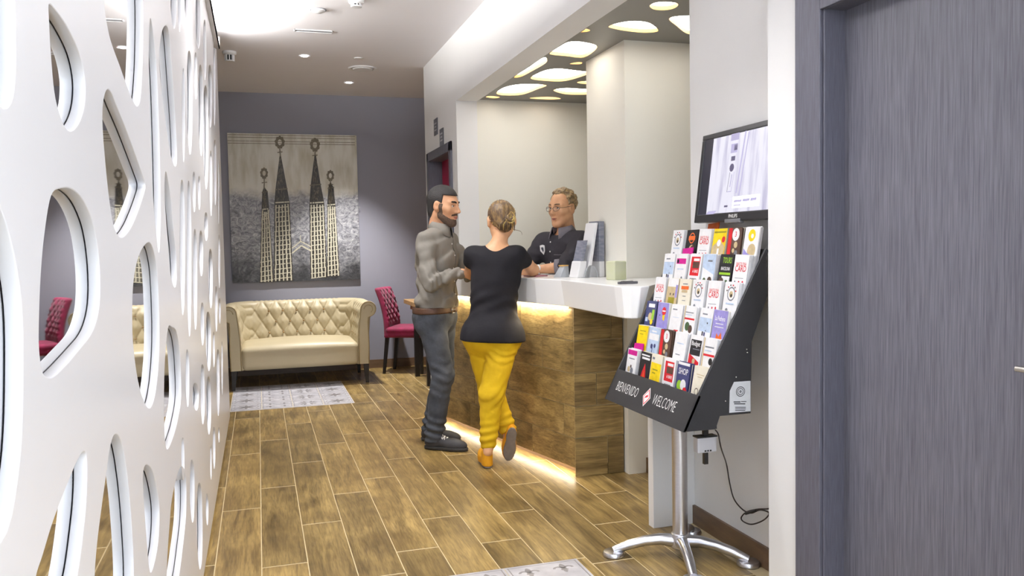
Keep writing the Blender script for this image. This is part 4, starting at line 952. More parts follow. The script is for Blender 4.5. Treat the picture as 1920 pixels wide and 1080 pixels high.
ROWS = [
 [('W', [('r', -0.049, -0.03, 0.049, -0.006, 'M'), ('r', -0.03, -0.05, 0.03, -0.045, 'T'), ('d', -0.02, -0.10, 0.014, 'S'), ('d', 0.012, -0.105, 0.016, 'T'), ('d', 0.0, -0.085, 0.008, 'D')], 0.03, 'white leaflets with a magenta band and crowd photo in the front row', 'M'),
  ('K', [('r', -0.044, -0.018, 0.04, -0.011, 'W'), ('r', -0.036, -0.034, 0.044, -0.024, 'W'), ('p', [(-0.03, -0.13), (0.03, -0.14), (0.018, -0.09), (0.004, -0.05), (-0.008, -0.075), (-0.02, -0.1)], 'R'), ('p', [(-0.012, -0.13), (0.012, -0.13), (0.002, -0.085)], 'O')], 0.035, 'black leaflets with a red flame-like dancer in the front row', None),
  ('C', [('r', -0.049, -0.19, 0.049, -0.036, 'Y'), ('r', -0.044, -0.022, -0.02, -0.012, 'T'), ('r', -0.03, -0.07, 0.02, -0.064, 'V'), ('r', -0.03, -0.085, 0.0, -0.08, 'V')], 0.045, 'yellow and cream folded maps in the front row', None),
  ('W', BIKE, 0.05, 'white leaflets with a red square and bicycle drawing in the front row', None),
  ('B', [('r', -0.049, -0.012, 0.049, 0.0, 'W'), ('t', 'SHOP', 0, -0.04, 0.036, 0.08, 'W'), ('d', -0.02, -0.10, 0.022, 'G'), ('d', 0.012, -0.095, 0.024, 'W'), ('d', 0.03, -0.12, 0.018, 'R'), ('d', -0.005, -0.13, 0.018, 'Y')], 0.04, 'navy leaflets lettered SHOP over bright blobs in the front row', None),
  ('C', [('r', -0.03, -0.035, 0.03, -0.032, 'S'), ('r', -0.02, -0.045, 0.02, -0.042, 'S'), ('d', -0.012, -0.105, 0.016, 'D'), ('d', -0.012, -0.105, 0.012, 'C'), ('r', 0.015, -0.14, 0.04, -0.10, 'R')], 0.05, 'cream booklets with olive backs at the near end of the front row', 'V')],
 [('Y', [('r', -0.03, -0.03, 0.03, -0.026, 'V'), ('r', -0.03, -0.045, 0.01, -0.042, 'V'), ('r', -0.049, -0.002, 0.049, 0, 'C')], 0.045, 'plain yellow booklets in the second row', None),
  ('L', [('r', -0.03, -0.022, 0.02, -0.016, 'W'), ('r', -0.049, -0.06, 0.049, -0.03, 'W'), ('d', -0.01, -0.09, 0.012, 'B'), ('d', 0.02, -0.085, 0.01, 'B'), ('r', -0.004, -0.12, 0.002, -0.09, 'B')], 0.02, 'pale blue leaflets with small dark figures in the second row', None),
  ('D', CIRC, 0.03, 'brown leaflets with a red strip and white disc in the second row', None),
  ('W', [('r', -0.03, -0.05, 0.03, -0.046, 'L'), ('r', -0.03, -0.10, 0.01, -0.096, 'T')], 0.04, 'almost blank white leaflets in the second row', None),
  ('W', [('r', -0.044, -0.085, 0.044, -0.018, 'K'), ('t', 'Budget', -0.002, -0.035, 0.026, 0.07, 'W'), ('r', -0.02, -0.06, 0.036, -0.056, 'T'), ('p', [(-0.044, -0.14), (-0.044, -0.08), (0.044, -0.11), (0.044, -0.14)], 'R'), ('d', 0.0, -0.11, 0.012, 'S')], 0.03, 'black and red leaflets lettered Budget in the second row', None),
  ('W', [('r', -0.035, -0.04, 0.035, -0.034, 'T'), ('r', -0.035, -0.055, 0.02, -0.05, 'L'), ('r', -0.045, -0.075, 0.045, -0.066, 'R'), ('r', -0.049, -0.14, -0.04, 0, 'S'), ('d', 0.02, -0.095, 0.015, 'K')], 0.05, 'white city guides with a red line at the near end of the second row', None)],
 [('B', [('r', -0.03, -0.03, 0.035, -0.012, 'W'), ('d', 0.0, -0.075, 0.02, 'S'), ('r', 0.015, -0.09, 0.04, -0.04, 'G'), ('r', -0.045, -0.10, -0.02, -0.08, 'L'), ('d', 0.02, -0.10, 0.014, 'Y')], 0.04, 'navy leaflets with green and sand pictures at the far end of the third row', None),
  ('P', [('d', 0.012, -0.04, 0.02, 'R'), ('r', -0.004, -0.042, 0.028, -0.036, 'W'), ('p', [(0.0, -0.06), (0.024, -0.055), (0.02, -0.085), (0.005, -0.08)], 'Y'), ('d', -0.025, -0.06, 0.004, 'B')], 0.02, 'lilac leaflets with a red and yellow motif in the third row', None),
  ('W', [('r', -0.040, -0.026, 0.002, -0.02, 'T'), ('r', -0.03, -0.06, 0.03, -0.058, 'L'), ('r', 0.0, -0.125, 0.04, -0.115, 'R')], 0.045, 'white leaflets with a small grey heading in the third row', None),
  ('W', SKET, 0.035, 'white leaflets with a green picture and red line in the third row', None),
  ('W', SNOW, 0.03, 'white and pale blue leaflets with tiny skaters in the third row', None),
  ('P', [('t', 'La Pedrera', 0.0, -0.035, 0.026, 0.078, 'W'), ('r', -0.03, -0.058, 0.03, -0.055, 'W'), ('r', -0.035, -0.072, 0.035, -0.069, 'W'), ('p', [(-0.02, -0.13), (-0.012, -0.095), (0.004, -0.11), (0.02, -0.09), (0.035, -0.13)], 'O')], 0.02, 'lilac leaflets lettered La Pedrera at the near end of the third row', None)],
 [('W', CARD, 0.035, 'white Barcelona Card leaflets with red letters at the far end of the fourth row', None),
  ('S', [('r', -0.049, -0.04, 0.049, 0.0, 'W'), ('d', -0.015, -0.075, 0.006, 'D'), ('d', 0.015, -0.075, 0.006, 'D'), ('r', 0.03, -0.09, 0.049, -0.03, 'P'), ('r', -0.03, -0.12, 0.03, -0.09, 'V')], 0.025, 'sand-coloured castle leaflets in the fourth row', None),
  ('C', [('r', -0.022, -0.025, 0.022, -0.02, 'T'), ('r', -0.034, -0.048, 0.034, -0.032, 'O'), ('r', -0.028, -0.062, 0.026, -0.05, 'S'), ('r', -0.015, -0.08, 0.015, -0.077, 'T'), ('r', -0.015, -0.10, 0.015, -0.097, 'T')], 0.03, 'cream leaflets with an orange word in the fourth row', None),
  ('W', EMB, 0.05, 'white leaflets with a round pearl emblem in the middle of the fourth row', None),
  ('W', CARD, 0.03, 'white Barcelona Card leaflets with red letters, near the end of the fourth row', None),
  ('W', EMB, 0.05, 'white leaflets with a round pearl emblem at the near end of the fourth row', None)],
 [('W', SNOW, 0.03, 'white leaflets with tiny dark skaters at the far end of the fifth row', None),
  ('W', [('r', -0.045, -0.048, 0.045, -0.022, 'M'), ('d', -0.03, -0.036, 0.01, 'K'), ('r', -0.03, -0.075, 0.03, -0.07, 'L'), ('d', 0.02, -0.115, 0.008, 'T')], 0.03, 'white leaflets with a narrow magenta stripe in the fifth row', 'M'),
  ('W', BIKE, 0.03, 'white leaflets with a red square and bicycle drawing in the fifth row', None),
  ('L', [('r', -0.01, -0.034, 0.028, -0.026, 'T'), ('p', [(-0.049, -0.13), (-0.049, -0.06), (0.049, -0.09), (0.049, -0.13)], 'W'), ('d', -0.025, -0.12, 0.014, 'N'), ('d', 0.02, -0.12, 0.02, 'D')], 0.045, 'pale blue leaflets with dark trees along the foot in the fifth row', None),
  ('K', [('t', 'TOURS', 0.006, -0.026, 0.034, 0.07, 'G'), ('t', 'BARCELONA', 0.0, -0.062, 0.020, 0.07, 'W'), ('r', -0.044, -0.088, 0.044, -0.078, 'G'), ('r', -0.02, -0.12, 0.044, -0.094, 'W'), ('d', -0.02, -0.12, 0.02, 'D'), ('d', 0.02, -0.125, 0.016, 'N')], 0.02, 'black leaflets lettered TOURS in lime green in the fifth row', None),
  ('W', CARD, 0.05, 'white Barcelona Card leaflets at the near end of the fifth row', None)],
 [('W', EMB, 0.025, 'white leaflets with a round pearl emblem at the far end of the top row', None),
  ('K', [('d', 0, -0.04, 0.026, 'O'), ('d', 0, -0.04, 0.021, 'K'), ('r', -0.03, -0.05, 0.03, -0.03, 'O'), ('d', 0.008, -0.098, 0.026, 'S'), ('d', 0.016, -0.092, 0.018, 'D')], 0.02, 'black leaflets with an orange ring emblem in the top row', None),
  ('W', CARD, 0.045, 'white Barcelona Card leaflets with a pink back in the top row', 'O'),
  ('Y', [('r', -0.049, -0.02, 0.049, -0.012, 'V'), ('p', [(-0.049, -0.14), (-0.049, -0.08), (0.0, -0.05), (0.049, -0.08), (0.049, -0.14)], 'S'), ('d', 0.0, -0.065, 0.016, 'W'), ('r', -0.008, -0.12, 0.008, -0.09, 'W'), ('d', 0.035, -0.05, 0.014, 'R')], 0.04, 'yellow leaflets with a sandy arch in the top row', None),
  ('D', CIRC, 0.03, 'brown leaflets with a red strip and white disc in the top row', None),
  ('W', [('d', 0.0, -0.035, 0.026, 'Y'), ('d', 0.004, -0.038, 0.01, 'W'), ('d', 0.01, -0.1, 0.03, 'S'), ('p', [(-0.049, -0.13), (-0.049, -0.09), (-0.02, -0.11), (0.049, -0.13)], 'P')], 0.02, 'white leaflets with a yellow oval at the near end of the top row', None)]]
def print_mesh(b, items, slots, z):
    for k, it in enumerate(items):
        zz = z + 0.00012 * (k + 1); col = it[-1]
        if col not in slots: slots.append(col)
        b.mi(slots.index(col))
        if it[0] == 'r': _, u0, v0, u1, v1, _c = it; b.add([(u0, LH + v0, zz), (u1, LH + v0, zz), (u1, LH + v1, zz), (u0, LH + v1, zz)], [(0, 1, 2, 3)])
        elif it[0] == 'd':
            _, u, v, r, _c = it; b.add([(max(-0.0485, min(0.0485, u + r * math.cos(2 * math.pi * i / 14))), LH + v + r * math.sin(2 * math.pi * i / 14), zz) for i in range(14)], [tuple(range(14))])
        elif it[0] == 'p': b.add([(u, LH + v, zz) for u, v in it[1]], [tuple(range(len(it[1])))])
        else:
            _, s, u, v, size, width, _c = it; vs, fs = text(s, size * 1.05, 'CENTER', 0.012, width); b.add([(x + u, y + LH + v, zz) for x, y, q in vs], fs)
rl = random.Random(11)
for r in range(6):
    for c in range(6):
        base, items, thick, lb, extra_ = ROWS[r][c]
        x0, z0 = pocket(r); yc = RF - 0.012 - (c + 0.5) * CW
        a = RA + rl.uniform(-0.03, 0.03); tw = rl.uniform(-0.02, 0.02)
        t = thing('leaflet_stack', lb, 'leaflets', group='leaflet stacks in the rack')
        Mx = Matrix(((0, math.sin(a), -math.cos(a), x0 + 0.002), (-1, 0, 0, yc + rl.uniform(-0.006, 0.006)), (0, math.cos(a), math.sin(a), z0), (0, 0, 0, 1)))
        t.matrix_world = Mx @ Matrix.Rotation(tw, 4, 'Z')
        nl = max(3, int(thick / 0.0035)); slots = [base]
        cv = MB().box(-LW / 2, LW / 2, 0, LH, -0.0012, 0.0).build('front_leaflet', PM[base], t)
        b = MB(); sl_ = [base]; print_mesh(b, items, sl_, 0.0)
        b.build('print', [PM[k] for k in sl_], cv)
        b = MB()
        tk = min(max(thick, 0.018) * 0.72, 0.033)
        for k in range(nl):
            z_ = -0.0022 - (tk - 0.002) * k / nl; j = rl.uniform(-0.002, 0.002); h = LH + rl.uniform(-0.004, 0.003)
            b.mi(1 if (k % 4 == 3 and base in 'YKDPB') else 0).box(-LW / 2 + j, LW / 2 + j, 0, h, z_ - (tk / nl) * 0.62, z_)
        o = b.build('leaflets', [PM['W' if base in 'WLP' else 'C' if base in 'CSY' else base], PM['C']], t); o['kind'] = 'stuff'
        if extra_:
            MB().prism([(-LW / 2 + 0.008, 0.02, -tk - 0.006), (LW / 2 + 0.002, 0.02, -tk - 0.006), (LW / 2 + 0.002, 0.02, -tk + 0.0), (-LW / 2 + 0.008, 0.02, -tk + 0.0)], [(-LW / 2 + 0.012, LH + 0.028, -tk - 0.005), (LW / 2, LH + 0.034, -tk - 0.005), (LW / 2, LH + 0.034, -tk - 0.001), (-LW / 2 + 0.012, LH + 0.028, -tk - 0.001)]).build('back_leaflet', PM[extra_], t)

# ================================================================== television above the rack
fb = on(1301, 418, 1, 3.50); ft = on(1318, 255, 1, 3.50)
tvA = math.atan2(ft[0] - fb[0], ft[2] - fb[2]); TVH = math.hypot(ft[0] - fb[0], ft[2] - fb[2]); TVW = 0.665
tv = thing('television', 'black flat-screen television showing a pale violet facade, mounted above the leaflet rack', 'television', group=None)
tv.matrix_world = Matrix(((0, math.sin(tvA), -math.cos(tvA), fb[0]), (-1, 0, 0, 3.50 - TVW / 2), (0, math.cos(tvA), math.sin(tvA), fb[2]), (0, 0, 0, 1)))
M_bezel = mat('black_gloss_plastic', sr(34, 34, 37), 0.3, var=0.05)
b = MB(); bz = 0.024
b.box(-TVW / 2, TVW / 2, 0, bz + 0.012, -0.028, 0); b.box(-TVW / 2, TVW / 2, TVH - bz, TVH, -0.028, 0); b.box(-TVW / 2, -TVW / 2 + bz, bz, TVH - bz, -0.028, 0); b.box(TVW / 2 - bz, TVW / 2, bz, TVH - bz, -0.028, 0)
b.build('bezel', M_bezel, tv, bevel=0.003)
MB().box(-TVW / 2 + 0.03, TVW / 2 - 0.03, 0.03, TVH - 0.03, -0.05, -0.028).build('back_shell', M_bezel, tv)
MB().box(-0.06, 0.06, -0.01, 0.008, -0.02, 0.004).build('chin', mat('grey_gloss', sr(110, 110, 114), 0.3), tv, bevel=0.003)
vs, fs = text('PHILIPS', 0.022, 'CENTER', 0.01); MB().add([(x, y + 0.02, 0.001) for x, y, z in vs], fs).build('logo', M_sign, tv)
def screen_mat():
    m = bpy.data.materials.new('screen_picture'); m.use_nodes = True; nt = m.node_tree; L = nt.links.new; N = nt.nodes.new; b = nt.nodes['Principled BSDF']
    tc = N('ShaderNodeTexCoord'); mp = N('ShaderNodeMapping'); mp.inputs['Scale'].default_value = (22, 2.4, 1); mp.inputs['Rotation'].default_value = (0, 0, -0.12); L(tc.outputs['Object'], mp.inputs[0])
    n = N('ShaderNodeTexNoise'); n.inputs['Scale'].default_value = 1; n.inputs['Detail'].default_value = 5; L(mp.outputs[0], n.inputs['Vector'])
    r = N('ShaderNodeValToRGB'); e = r.color_ramp.elements; e[0].position = 0.3; e[1].position = 0.52; e[0].color = (*sr(188, 184, 214), 1); e[1].color = (*sr(240, 238, 252), 1); L(n.outputs[0], r.inputs[0])
    L(r.outputs[0], b.inputs['Emission Color']); b.inputs['Emission Strength'].default_value = 0.85; b.inputs['Base Color'].default_value = (0.02, 0.02, 0.02, 1); b.inputs['Roughness'].default_value = 0.3
    return m
MB().box(-TVW / 2 + bz, TVW / 2 - bz, bz + 0.01, TVH - bz, -0.012, -0.004).build('panel', mat('black_screen_border', sr(46, 46, 58), 0.25), tv)
scn = MB().box(-TVW / 2 + bz + 0.075, TVW / 2 - bz - 0.02, bz + 0.014, TVH - bz - 0.002, -0.004, -0.003).build('picture', screen_mat(), tv)
M_ink1 = mat('screen_violet_grey', sr(150, 146, 176), 0.4, var=0.1, emit=0.6); M_ink2 = mat('screen_dark', sr(70, 66, 92), 0.4, var=0.1, emit=0.5); M_ink3 = mat('screen_white', sr(246, 246, 252), 0.4, var=0.01, emit=0.9)
b = MB(); z = -0.0026; ux = -0.055
def q4(x0, x1, y0, y1, k, sk=0.0): b.mi(k).add([(x0, y0, z), (x1, y0, z), (x1 + sk, y1, z), (x0 + sk, y1, z)], [(0, 1, 2, 3)])
q4(ux - 0.03, ux + 0.035, 0.355, 0.395, 0); q4(ux - 0.022, ux + 0.03, 0.30, 0.34, 0); q4(ux + 0.004, ux + 0.03, 0.31, 0.335, 1); q4(ux - 0.012, ux + 0.02, 0.265, 0.285, 1); 
b.mi(1).add([(ux + 0.018 * math.cos(t_), 0.235 + 0.018 * math.sin(t_), z) for t_ in np.linspace(0, 6.0, 12)], [tuple(range(12))])
q4(ux - 0.022, ux - 0.019, 0.13, 0.215, 1, 0.01); q4(ux + 0.012, ux + 0.015, 0.13, 0.215, 0, 0.01); q4(ux - 0.022, ux + 0.014, 0.128, 0.131, 0); q4(ux - 0.002, ux + 0.004, 0.15, 0.205, 0, 0.006)
q4(ux - 0.03, ux - 0.002, 0.062, 0.07, 1); q4(ux + 0.05, ux + 0.06, 0.12, 0.39, 0, 0.03); q4(ux + 0.075, ux + 0.083, 0.10, 0.38, 0, 0.03); q4(ux - 0.19, ux - 0.12, 0.03, 0.05, 0, 0.03)
z = -0.0022; q4(ux + 0.035, ux + 0.24, 0.055, 0.105, 2)
z = -0.0019; 
for x0_, x1_, h_ in ((0.045, 0.105, 0.012), (0.112, 0.165, 0.014), (0.172, 0.215, 0.015)): q4(ux + x0_, ux + x1_, 0.080, 0.080 + h_ * 0.8, 0, 0.004)
q4(ux + 0.045, ux + 0.10, 0.064, 0.069, 0, 0.002)
b.build('screen_marks', [M_ink1, M_ink2, M_ink3], scn)['kind'] = 'stuff'
MB().box(-0.1, 0.1, 0.12, 0.3, -0.062, -0.05).build('wall_bracket', M_black_pl, tv)

# power adapter hanging under the rack and its cable to the wall
ap_ = on(1322, 832, 1, 3.05)
ad_ = thing('power_adapter', 'small silver-grey power box hanging below the leaflet rack', 'power adapter', (ap_[0], 3.05, ap_[2]))
MB().box(-0.045, 0.045, -0.02, 0.02, -0.034, 0.034).build('case', mat('silver_plastic', sr(196, 196, 202), 0.35, 0.2, var=0.05), ad_, bevel=0.006, seg=3)
MB().box(-0.046, 0.046, -0.021, 0.021, 0.03, 0.036).build('lid', M_black_pl, ad_)
MB().box(-0.008, 0.010, -0.008, 0.008, -0.085, -0.03).build('plug', M_black_pl, ad_)
MB().box(-0.01, 0.012, -0.008, 0.008, 0.034, 0.085).build('strap', M_black_pl, ad_)
b = MB()
for q in (-0.01, 0.002, 0.014): b.box(q - 0.004, q + 0.004, -0.0212, -0.02, -0.028, -0.022)
b.build('ports', M_black_pl, ad_)
def wall_pt(px, py, d=0.03): p = on(px, py, 0, 2.06 - d); return tuple(p)
pts = [on(1341, 806, 1, 3.0), on(1347, 815, 1, 3.0), on(1352, 840, 1, 3.03), wall_pt(1362, 870), wall_pt(1368, 905), wall_pt(1376, 935), wall_pt(1392, 955), wall_pt(1408, 962), wall_pt(1425, 956), wall_pt(1442, 962), wall_pt(1432, 975), wall_pt(1410, 983), wall_pt(1394, 978), wall_pt(1390, 970), wall_pt(1400, 960), wall_pt(1420, 955), wall_pt(1440, 954), wall_pt(1462, 950)]
pts = [np.array(p) for p in pts]; sm = []
for i in range(len(pts) - 1):
    a, b_, c, d = pts[max(i - 1, 0)], pts[i], pts[i + 1], pts[min(i + 2, len(pts) - 1)]
    for k in range(6):
        t_ = k / 6; sm.append(0.5 * (2 * b_ + (c - a) * t_ + (2 * a - 5 * b_ + 4 * c - d) * t_ * t_ + (3 * b_ - a - 3 * c + d) * t_ ** 3))
cb = MB().tube(sm, 0.0032, 6).build('power_cable', mat('brown_black_cable', sr(44, 34, 32), 0.5), smooth=True)
tag(at0(cb, tuple(sm[60])), 'dark power cable dropping from the rack and looping beside the white wall', 'cable')
b = MB().tube([wall_pt(1398, 963), wall_pt(1418, 957)], 0.006, 8).build('cable_tie', M_black_pl, cb); b.data.transform(Matrix.Translation(-cb.location))
# ================================================================== people
M_skin = mat('skin_tan', sr(214, 164, 126), 0.5, col2=sr(204, 148, 112), var=0.04, scale=14, bump=0.03, bscale=150)
M_skin2 = mat('skin_warm', sr(220, 170, 128), 0.5, col2=sr(210, 154, 114), var=0.04, scale=14, bump=0.03, bscale=150)
M_eye = mat('eye_white', sr(226, 220, 214), 0.3, var=0.02); M_iris = mat('dark_iris', sr(36, 26, 22), 0.2, var=0.1); M_lip = mat('lip', sr(178, 104, 92), 0.5, var=0.06)

def head_sdf(P, s=1.0, ear=1.0, jaw=1.0, neck=True):
    """a head in its own axes: x forward, y left, z up, origin between the ears"""
    P = P / s; A = P.copy(); A[:, 1] = np.abs(A[:, 1])
    d = ell(A, (-0.012, 0, 0.037), (0.098, 0.076, 0.086))
    d = smin(d, ell(A, (0.032, 0, -0.022), (0.064, 0.061, 0.082)), 0.035)
    d = smin(d, rc(A, (0.0, 0.050 * jaw, -0.052), (0.064, 0.016, -0.098), 0.024, 0.021), 0.035)
    d = smin(d, ell(A, (0.074, 0, -0.102), (0.02, 0.022, 0.018)), 0.02)
    d = smin(d, rc(A, (0.060, 0.044, -0.016), (0.03, 0.062, -0.006), 0.016, 0.012), 0.03)
    d = smin(d, rc(A, (0.083, 0.012, 0.030), (0.068, 0.046, 0.030), 0.011, 0.010), 0.02)
    d = smax(d, -ell(A, (0.098, 0.032, 0.011), (0.016, 0.017, 0.012)), 0.014)
    d = smin(d, rc(A, (0.090, 0, 0.020), (0.113, 0, -0.022), 0.0085, 0.0115), 0.012)
    d = smin(d, ell(A, (0.103, 0.011, -0.027), (0.011, 0.008, 0.008)), 0.008)
    d = smin(d, ell(A, (0.089, 0, -0.054), (0.014, 0.024, 0.007)), 0.008)
    d = smin(d, ell(A, (0.086, 0, -0.066), (0.014, 0.02, 0.008)), 0.008)
    d = smax(d, -rc(A, (0.101, 0, -0.0605), (0.09, 0.022, -0.0615), 0.0025, 0.002), 0.005)
    e = ell(A, (-0.008, 0.081, 0.0), (0.021 * ear, 0.012, 0.033 * ear))
    e = smax(e, -ell(A, (0.0, 0.093, 0.003), (0.012, 0.008, 0.019)), 0.006)
    d = smin(d, e, 0.012)
    if neck: d = smin(d, rc(A, (-0.02, 0, -0.05), (-0.038, 0, -0.16), 0.054, 0.056), 0.03)
    return d * s

def rotz(a): return np.array([[math.cos(a), -math.sin(a), 0], [math.sin(a), math.cos(a), 0], [0, 0, 1]])
def rotx(a): return np.array([[1, 0, 0], [0, math.cos(a), -math.sin(a)], [0, math.sin(a), math.cos(a)]])
def roty(a): return np.array([[math.cos(a), 0, math.sin(a)], [0, 1, 0], [-math.sin(a), 0, math.cos(a)]])

def nrm(v): v = np.asarray(v, float); return v / np.linalg.norm(v)
def hand_prims(w, d, up, side, curl=(0.35, 0.5, 0.4), spread=0.07, s=1.0, thumb=0.6):
    """capsules of a hand: wrist w, pointing along d, back of the hand towards up, thumb on the side given by the sign of side"""
    d = nrm(d); up = nrm(np.asarray(up, float) - d * np.dot(up, d)); lat = np.cross(up, d) * side      # lat points to the thumb side
    pr = []
    w = np.asarray(w, float)
    for k, (o, ln, r) in enumerate(((0.028, 0.078, 0.0095), (0.009, 0.086, 0.0098), (-0.010, 0.080, 0.0094), (-0.027, 0.064, 0.0084))):
        k0 = w + d * (0.088 - 0.004 * abs(k - 1)) * s + lat * o * s
        pr.append((w + lat * o * 0.5 * s + d * 0.012 * s, k0, 0.017 * s, 0.0125 * s))
        a = spread * (1.5 - k) * 0.5; dd = nrm(d + lat * a); p = k0; ang = 0.0
        for q, f in enumerate((0.45, 0.31, 0.24)):
            ang += curl[q]; v = dd * math.cos(ang) - up * math.sin(ang); n = p + v * ln * f * s
            pr.append((p, n, r * s * (1 - 0.1 * q), r * s * (0.9 - 0.1 * q))); p = n
    t0 = w + d * 0.022 * s + lat * 0.022 * s - up * 0.004; v = nrm(d * 0.75 + lat * thumb - up * 0.25); t1 = t0 + v * 0.042 * s; v2 = nrm(d * 0.95 + lat * thumb * 0.25 - up * 0.3); t2 = t1 + v2 * 0.032 * s; t3 = t2 + nrm(v2 - up * 0.2) * 0.025 * s
    pr += [(t0, t1, 0.0155 * s, 0.0115 * s), (t1, t2, 0.0112 * s, 0.0098 * s), (t2, t3, 0.0098 * s, 0.0082 * s)]
    return pr
def hand_sdf(P, pr):
    d = None
    for a, b, r1, r2 in pr:
        e = rc(P, a, b, r1, r2); d = e if d is None else smin(d, e, 0.006)
    return d

class Person:
    def __init__(s, label, loc, az, group=None):
        s.t = thing('person', label, 'person', loc, az, group); s.o = np.array(loc, float); s.R = rotz(az)
    def L(s, p): return (np.asarray(p, float) - s.o) @ s.R          # world to the person's axes

def limb(P, pts, rs, k=0.03):
    d = None
    for i in range(len(pts) - 1):
        e = rc(P, pts[i], pts[i + 1], rs[i], rs[i + 1]); d = e if d is None else smin(d, e, k)
    return d
def bumps(P, f, a, ph=0.0):
    """soft cloth undulation"""
    return a * (np.sin(P[:, 0] * f + 2.1 * np.sin(P[:, 2] * f * 0.6 + ph)) * np.sin(P[:, 2] * f * 1.1 + 1.7 * np.sin(P[:, 1] * f * 0.7 + ph)) + 0.5 * np.sin(P[:, 1] * f * 1.3 + P[:, 2] * f * 0.8 + ph))

def shoe(name, heel, toe, m_up, m_sole, parent, w_=0.046, h=0.075, laces=None):
    heel = np.asarray(heel, float); toe = np.asarray(toe, float); d = toe - heel; l = np.linalg.norm(d[:2]); a = math.atan2(d[1], d[0])
    R = rotz(a)
    def f(P):
        Q = (P - heel) @ R
        b = U(0.03, ell(Q, (0.045, 0, 0.045), (0.062, w_ * 0.86, h * 0.62)), ell(Q, (l - 0.085, 0, 0.035), (0.095, w_, 0.042)), rc(Q, (0.05, 0, 0.06), (0.06, 0, 0.10), 0.042, 0.042))
        b = smin(b, rc(Q, (0.08, 0, 0.06), (l - 0.09, 0, 0.04), 0.034, 0.03), 0.03)
        return smax(b, 0.014 - Q[:, 2], 0.004)
    lo = np.minimum(heel, toe) - 0.09; hi = np.maximum(heel, toe) + 0.09; lo[2] = heel[2] - 0.01; hi[2] = heel[2] + 0.17
    sh_ = sdf_mesh(name, f, lo, hi, 0.006, m_up, parent)
    def g(P):
        Q = (P - heel) @ R; Z = Q[:, 2]
        e = np.minimum(ell(Q * np.array([1, 1, 0]) + 0, (0.045, 0, 0), (0.064, w_ * 0.9, 1)), ell(Q * np.array([1, 1, 0]), (l - 0.085, 0, 0), (0.1, w_ * 1.06, 1)))
        e = smin(e, rbox(Q * np.array([1, 1, 0]), (l / 2, 0, 0), (l / 2 - 0.06, w_ * 0.8, 1), 0.01), 0.02)
        return smax(e, np.abs(Z - 0.0115) - 0.0115, 0.004)
    sdf_mesh('sole', g, lo, hi, 0.006, m_sole, sh_)
    if laces is not None:
        b = MB(); ca, sa = math.cos(a), math.sin(a)
        for k in range(5):
            x = 0.11 + k * 0.02; z = 0.098 - k * 0.0075
            for q in (-1, 1): b.tube([(heel[0] + (x) * ca + q * 0.026 * sa, heel[1] + x * sa - q * 0.026 * ca, heel[2] + z - 0.014), (heel[0] + (x + 0.008) * ca, heel[1] + (x + 0.008) * sa, heel[2] + z + 0.004), (heel[0] + (x + 0.016) * ca - q * 0.026 * sa, heel[1] + (x + 0.016) * sa + q * 0.026 * ca, heel[2] + z - 0.017)], 0.0032, 6)
        b.build('laces', laces, sh_, smooth=True)
    return sh_

def face_parts(pn, HC, HR, s, M_brow, brow_w=0.006, lips=True):
    """eyes, brows and lips set into the head: HC head centre, HR head axes (columns forward, left, up)"""
    W = lambda x, y, z: tuple(np.asarray(HC) + HR @ (np.array([x, y, z]) * s))
    for sy in (-1, 1):
        e = MB().ball(W(0.0745, sy * 0.031, 0.0115), 0.0125 * s, 8).build('eye', M_eye, pn.t, smooth=True)
        MB().ball(W(0.0835, sy * 0.031, 0.011), 0.0055 * s, 6).build('iris', M_iris, e, smooth=True)
        MB().tube([W(0.0845, sy * 0.043, 0.0155), W(0.0895, sy * 0.031, 0.0185), W(0.0875, sy * 0.02, 0.0155)], 0.0028 * s, 6).build('eyelid', M_skin, e, smooth=True)
        MB().tube([W(0.094, sy * 0.012, 0.031), W(0.0925, sy * 0.026, 0.0365), W(0.081, sy * 0.044, 0.0355), W(0.071, sy * 0.053, 0.030)], [brow_w * s, brow_w * 1.15 * s, brow_w * s, brow_w * 0.5 * s], 8).build('eyebrow', M_brow, pn.t, smooth=True)
    if lips:
        MB().tube([W(0.0865, -0.022, -0.0595), W(0.0985, -0.010, -0.0570), W(0.1015, 0, -0.0575), W(0.0985, 0.010, -0.0570), W(0.0865, 0.022, -0.0595)], [0.001, 0.0035 * s, 0.0035 * s, 0.0035 * s, 0.001], 6).build('upper_lip', M_lip, pn.t, smooth=True)
        MB().tube([W(0.0865, -0.020, -0.0620), W(0.0965, -0.010, -0.0655), W(0.0985, 0, -0.0662), W(0.0965, 0.010, -0.0655), W(0.0865, 0.020, -0.0620)], [0.001, 0.004 * s, 0.0045 * s, 0.004 * s, 0.001], 6).build('lower_lip', M_lip, pn.t, smooth=True)

# ---------------------------------------------------------------- man in the grey shirt
man = Person('man in a grey shirt and dark jeans leaning his forearms on the reception counter', (1.185, 5.73, 0), math.radians(-37))
mt = man.t
Sh_r, Sh_l = V(0.012, -0.185, 1.448), V(0.03, 0.185, 1.448)
El_r, El_l = V(0.075, -0.245, 1.175), V(0.17, 0.235, 1.215)
Wr_r, Wr_l = V(0.235, -0.075, 1.232), V(0.33, 0.045, 1.235)
Hp_r, Hp_l = V(0.0, -0.09, 0.93), V(0.0, 0.09, 0.93)
Kn_r, Kn_l = V(0.085, -0.10, 0.52), V(-0.01, 0.115, 0.52)
An_r, An_l = V(0.0, -0.087, 0.09), V(-0.135, 0.132, 0.09)
HCm = V(0.075, 0.0, 1.688); sM = 1.09
HRm = rotz(math.radians(-4)) @ roty(math.radians(7))
hR = hand_prims(Wr_r, (0.55, 0.45, -0.35), (0.5, -0.1, 0.85), 1, (0.55, 0.6, 0.4), s=1.08); hL = hand_prims(Wr_l, (0.55, -0.7, 0.0), (0, 0, 1), -1, (0.2, 0.35, 0.3), s=1.05)
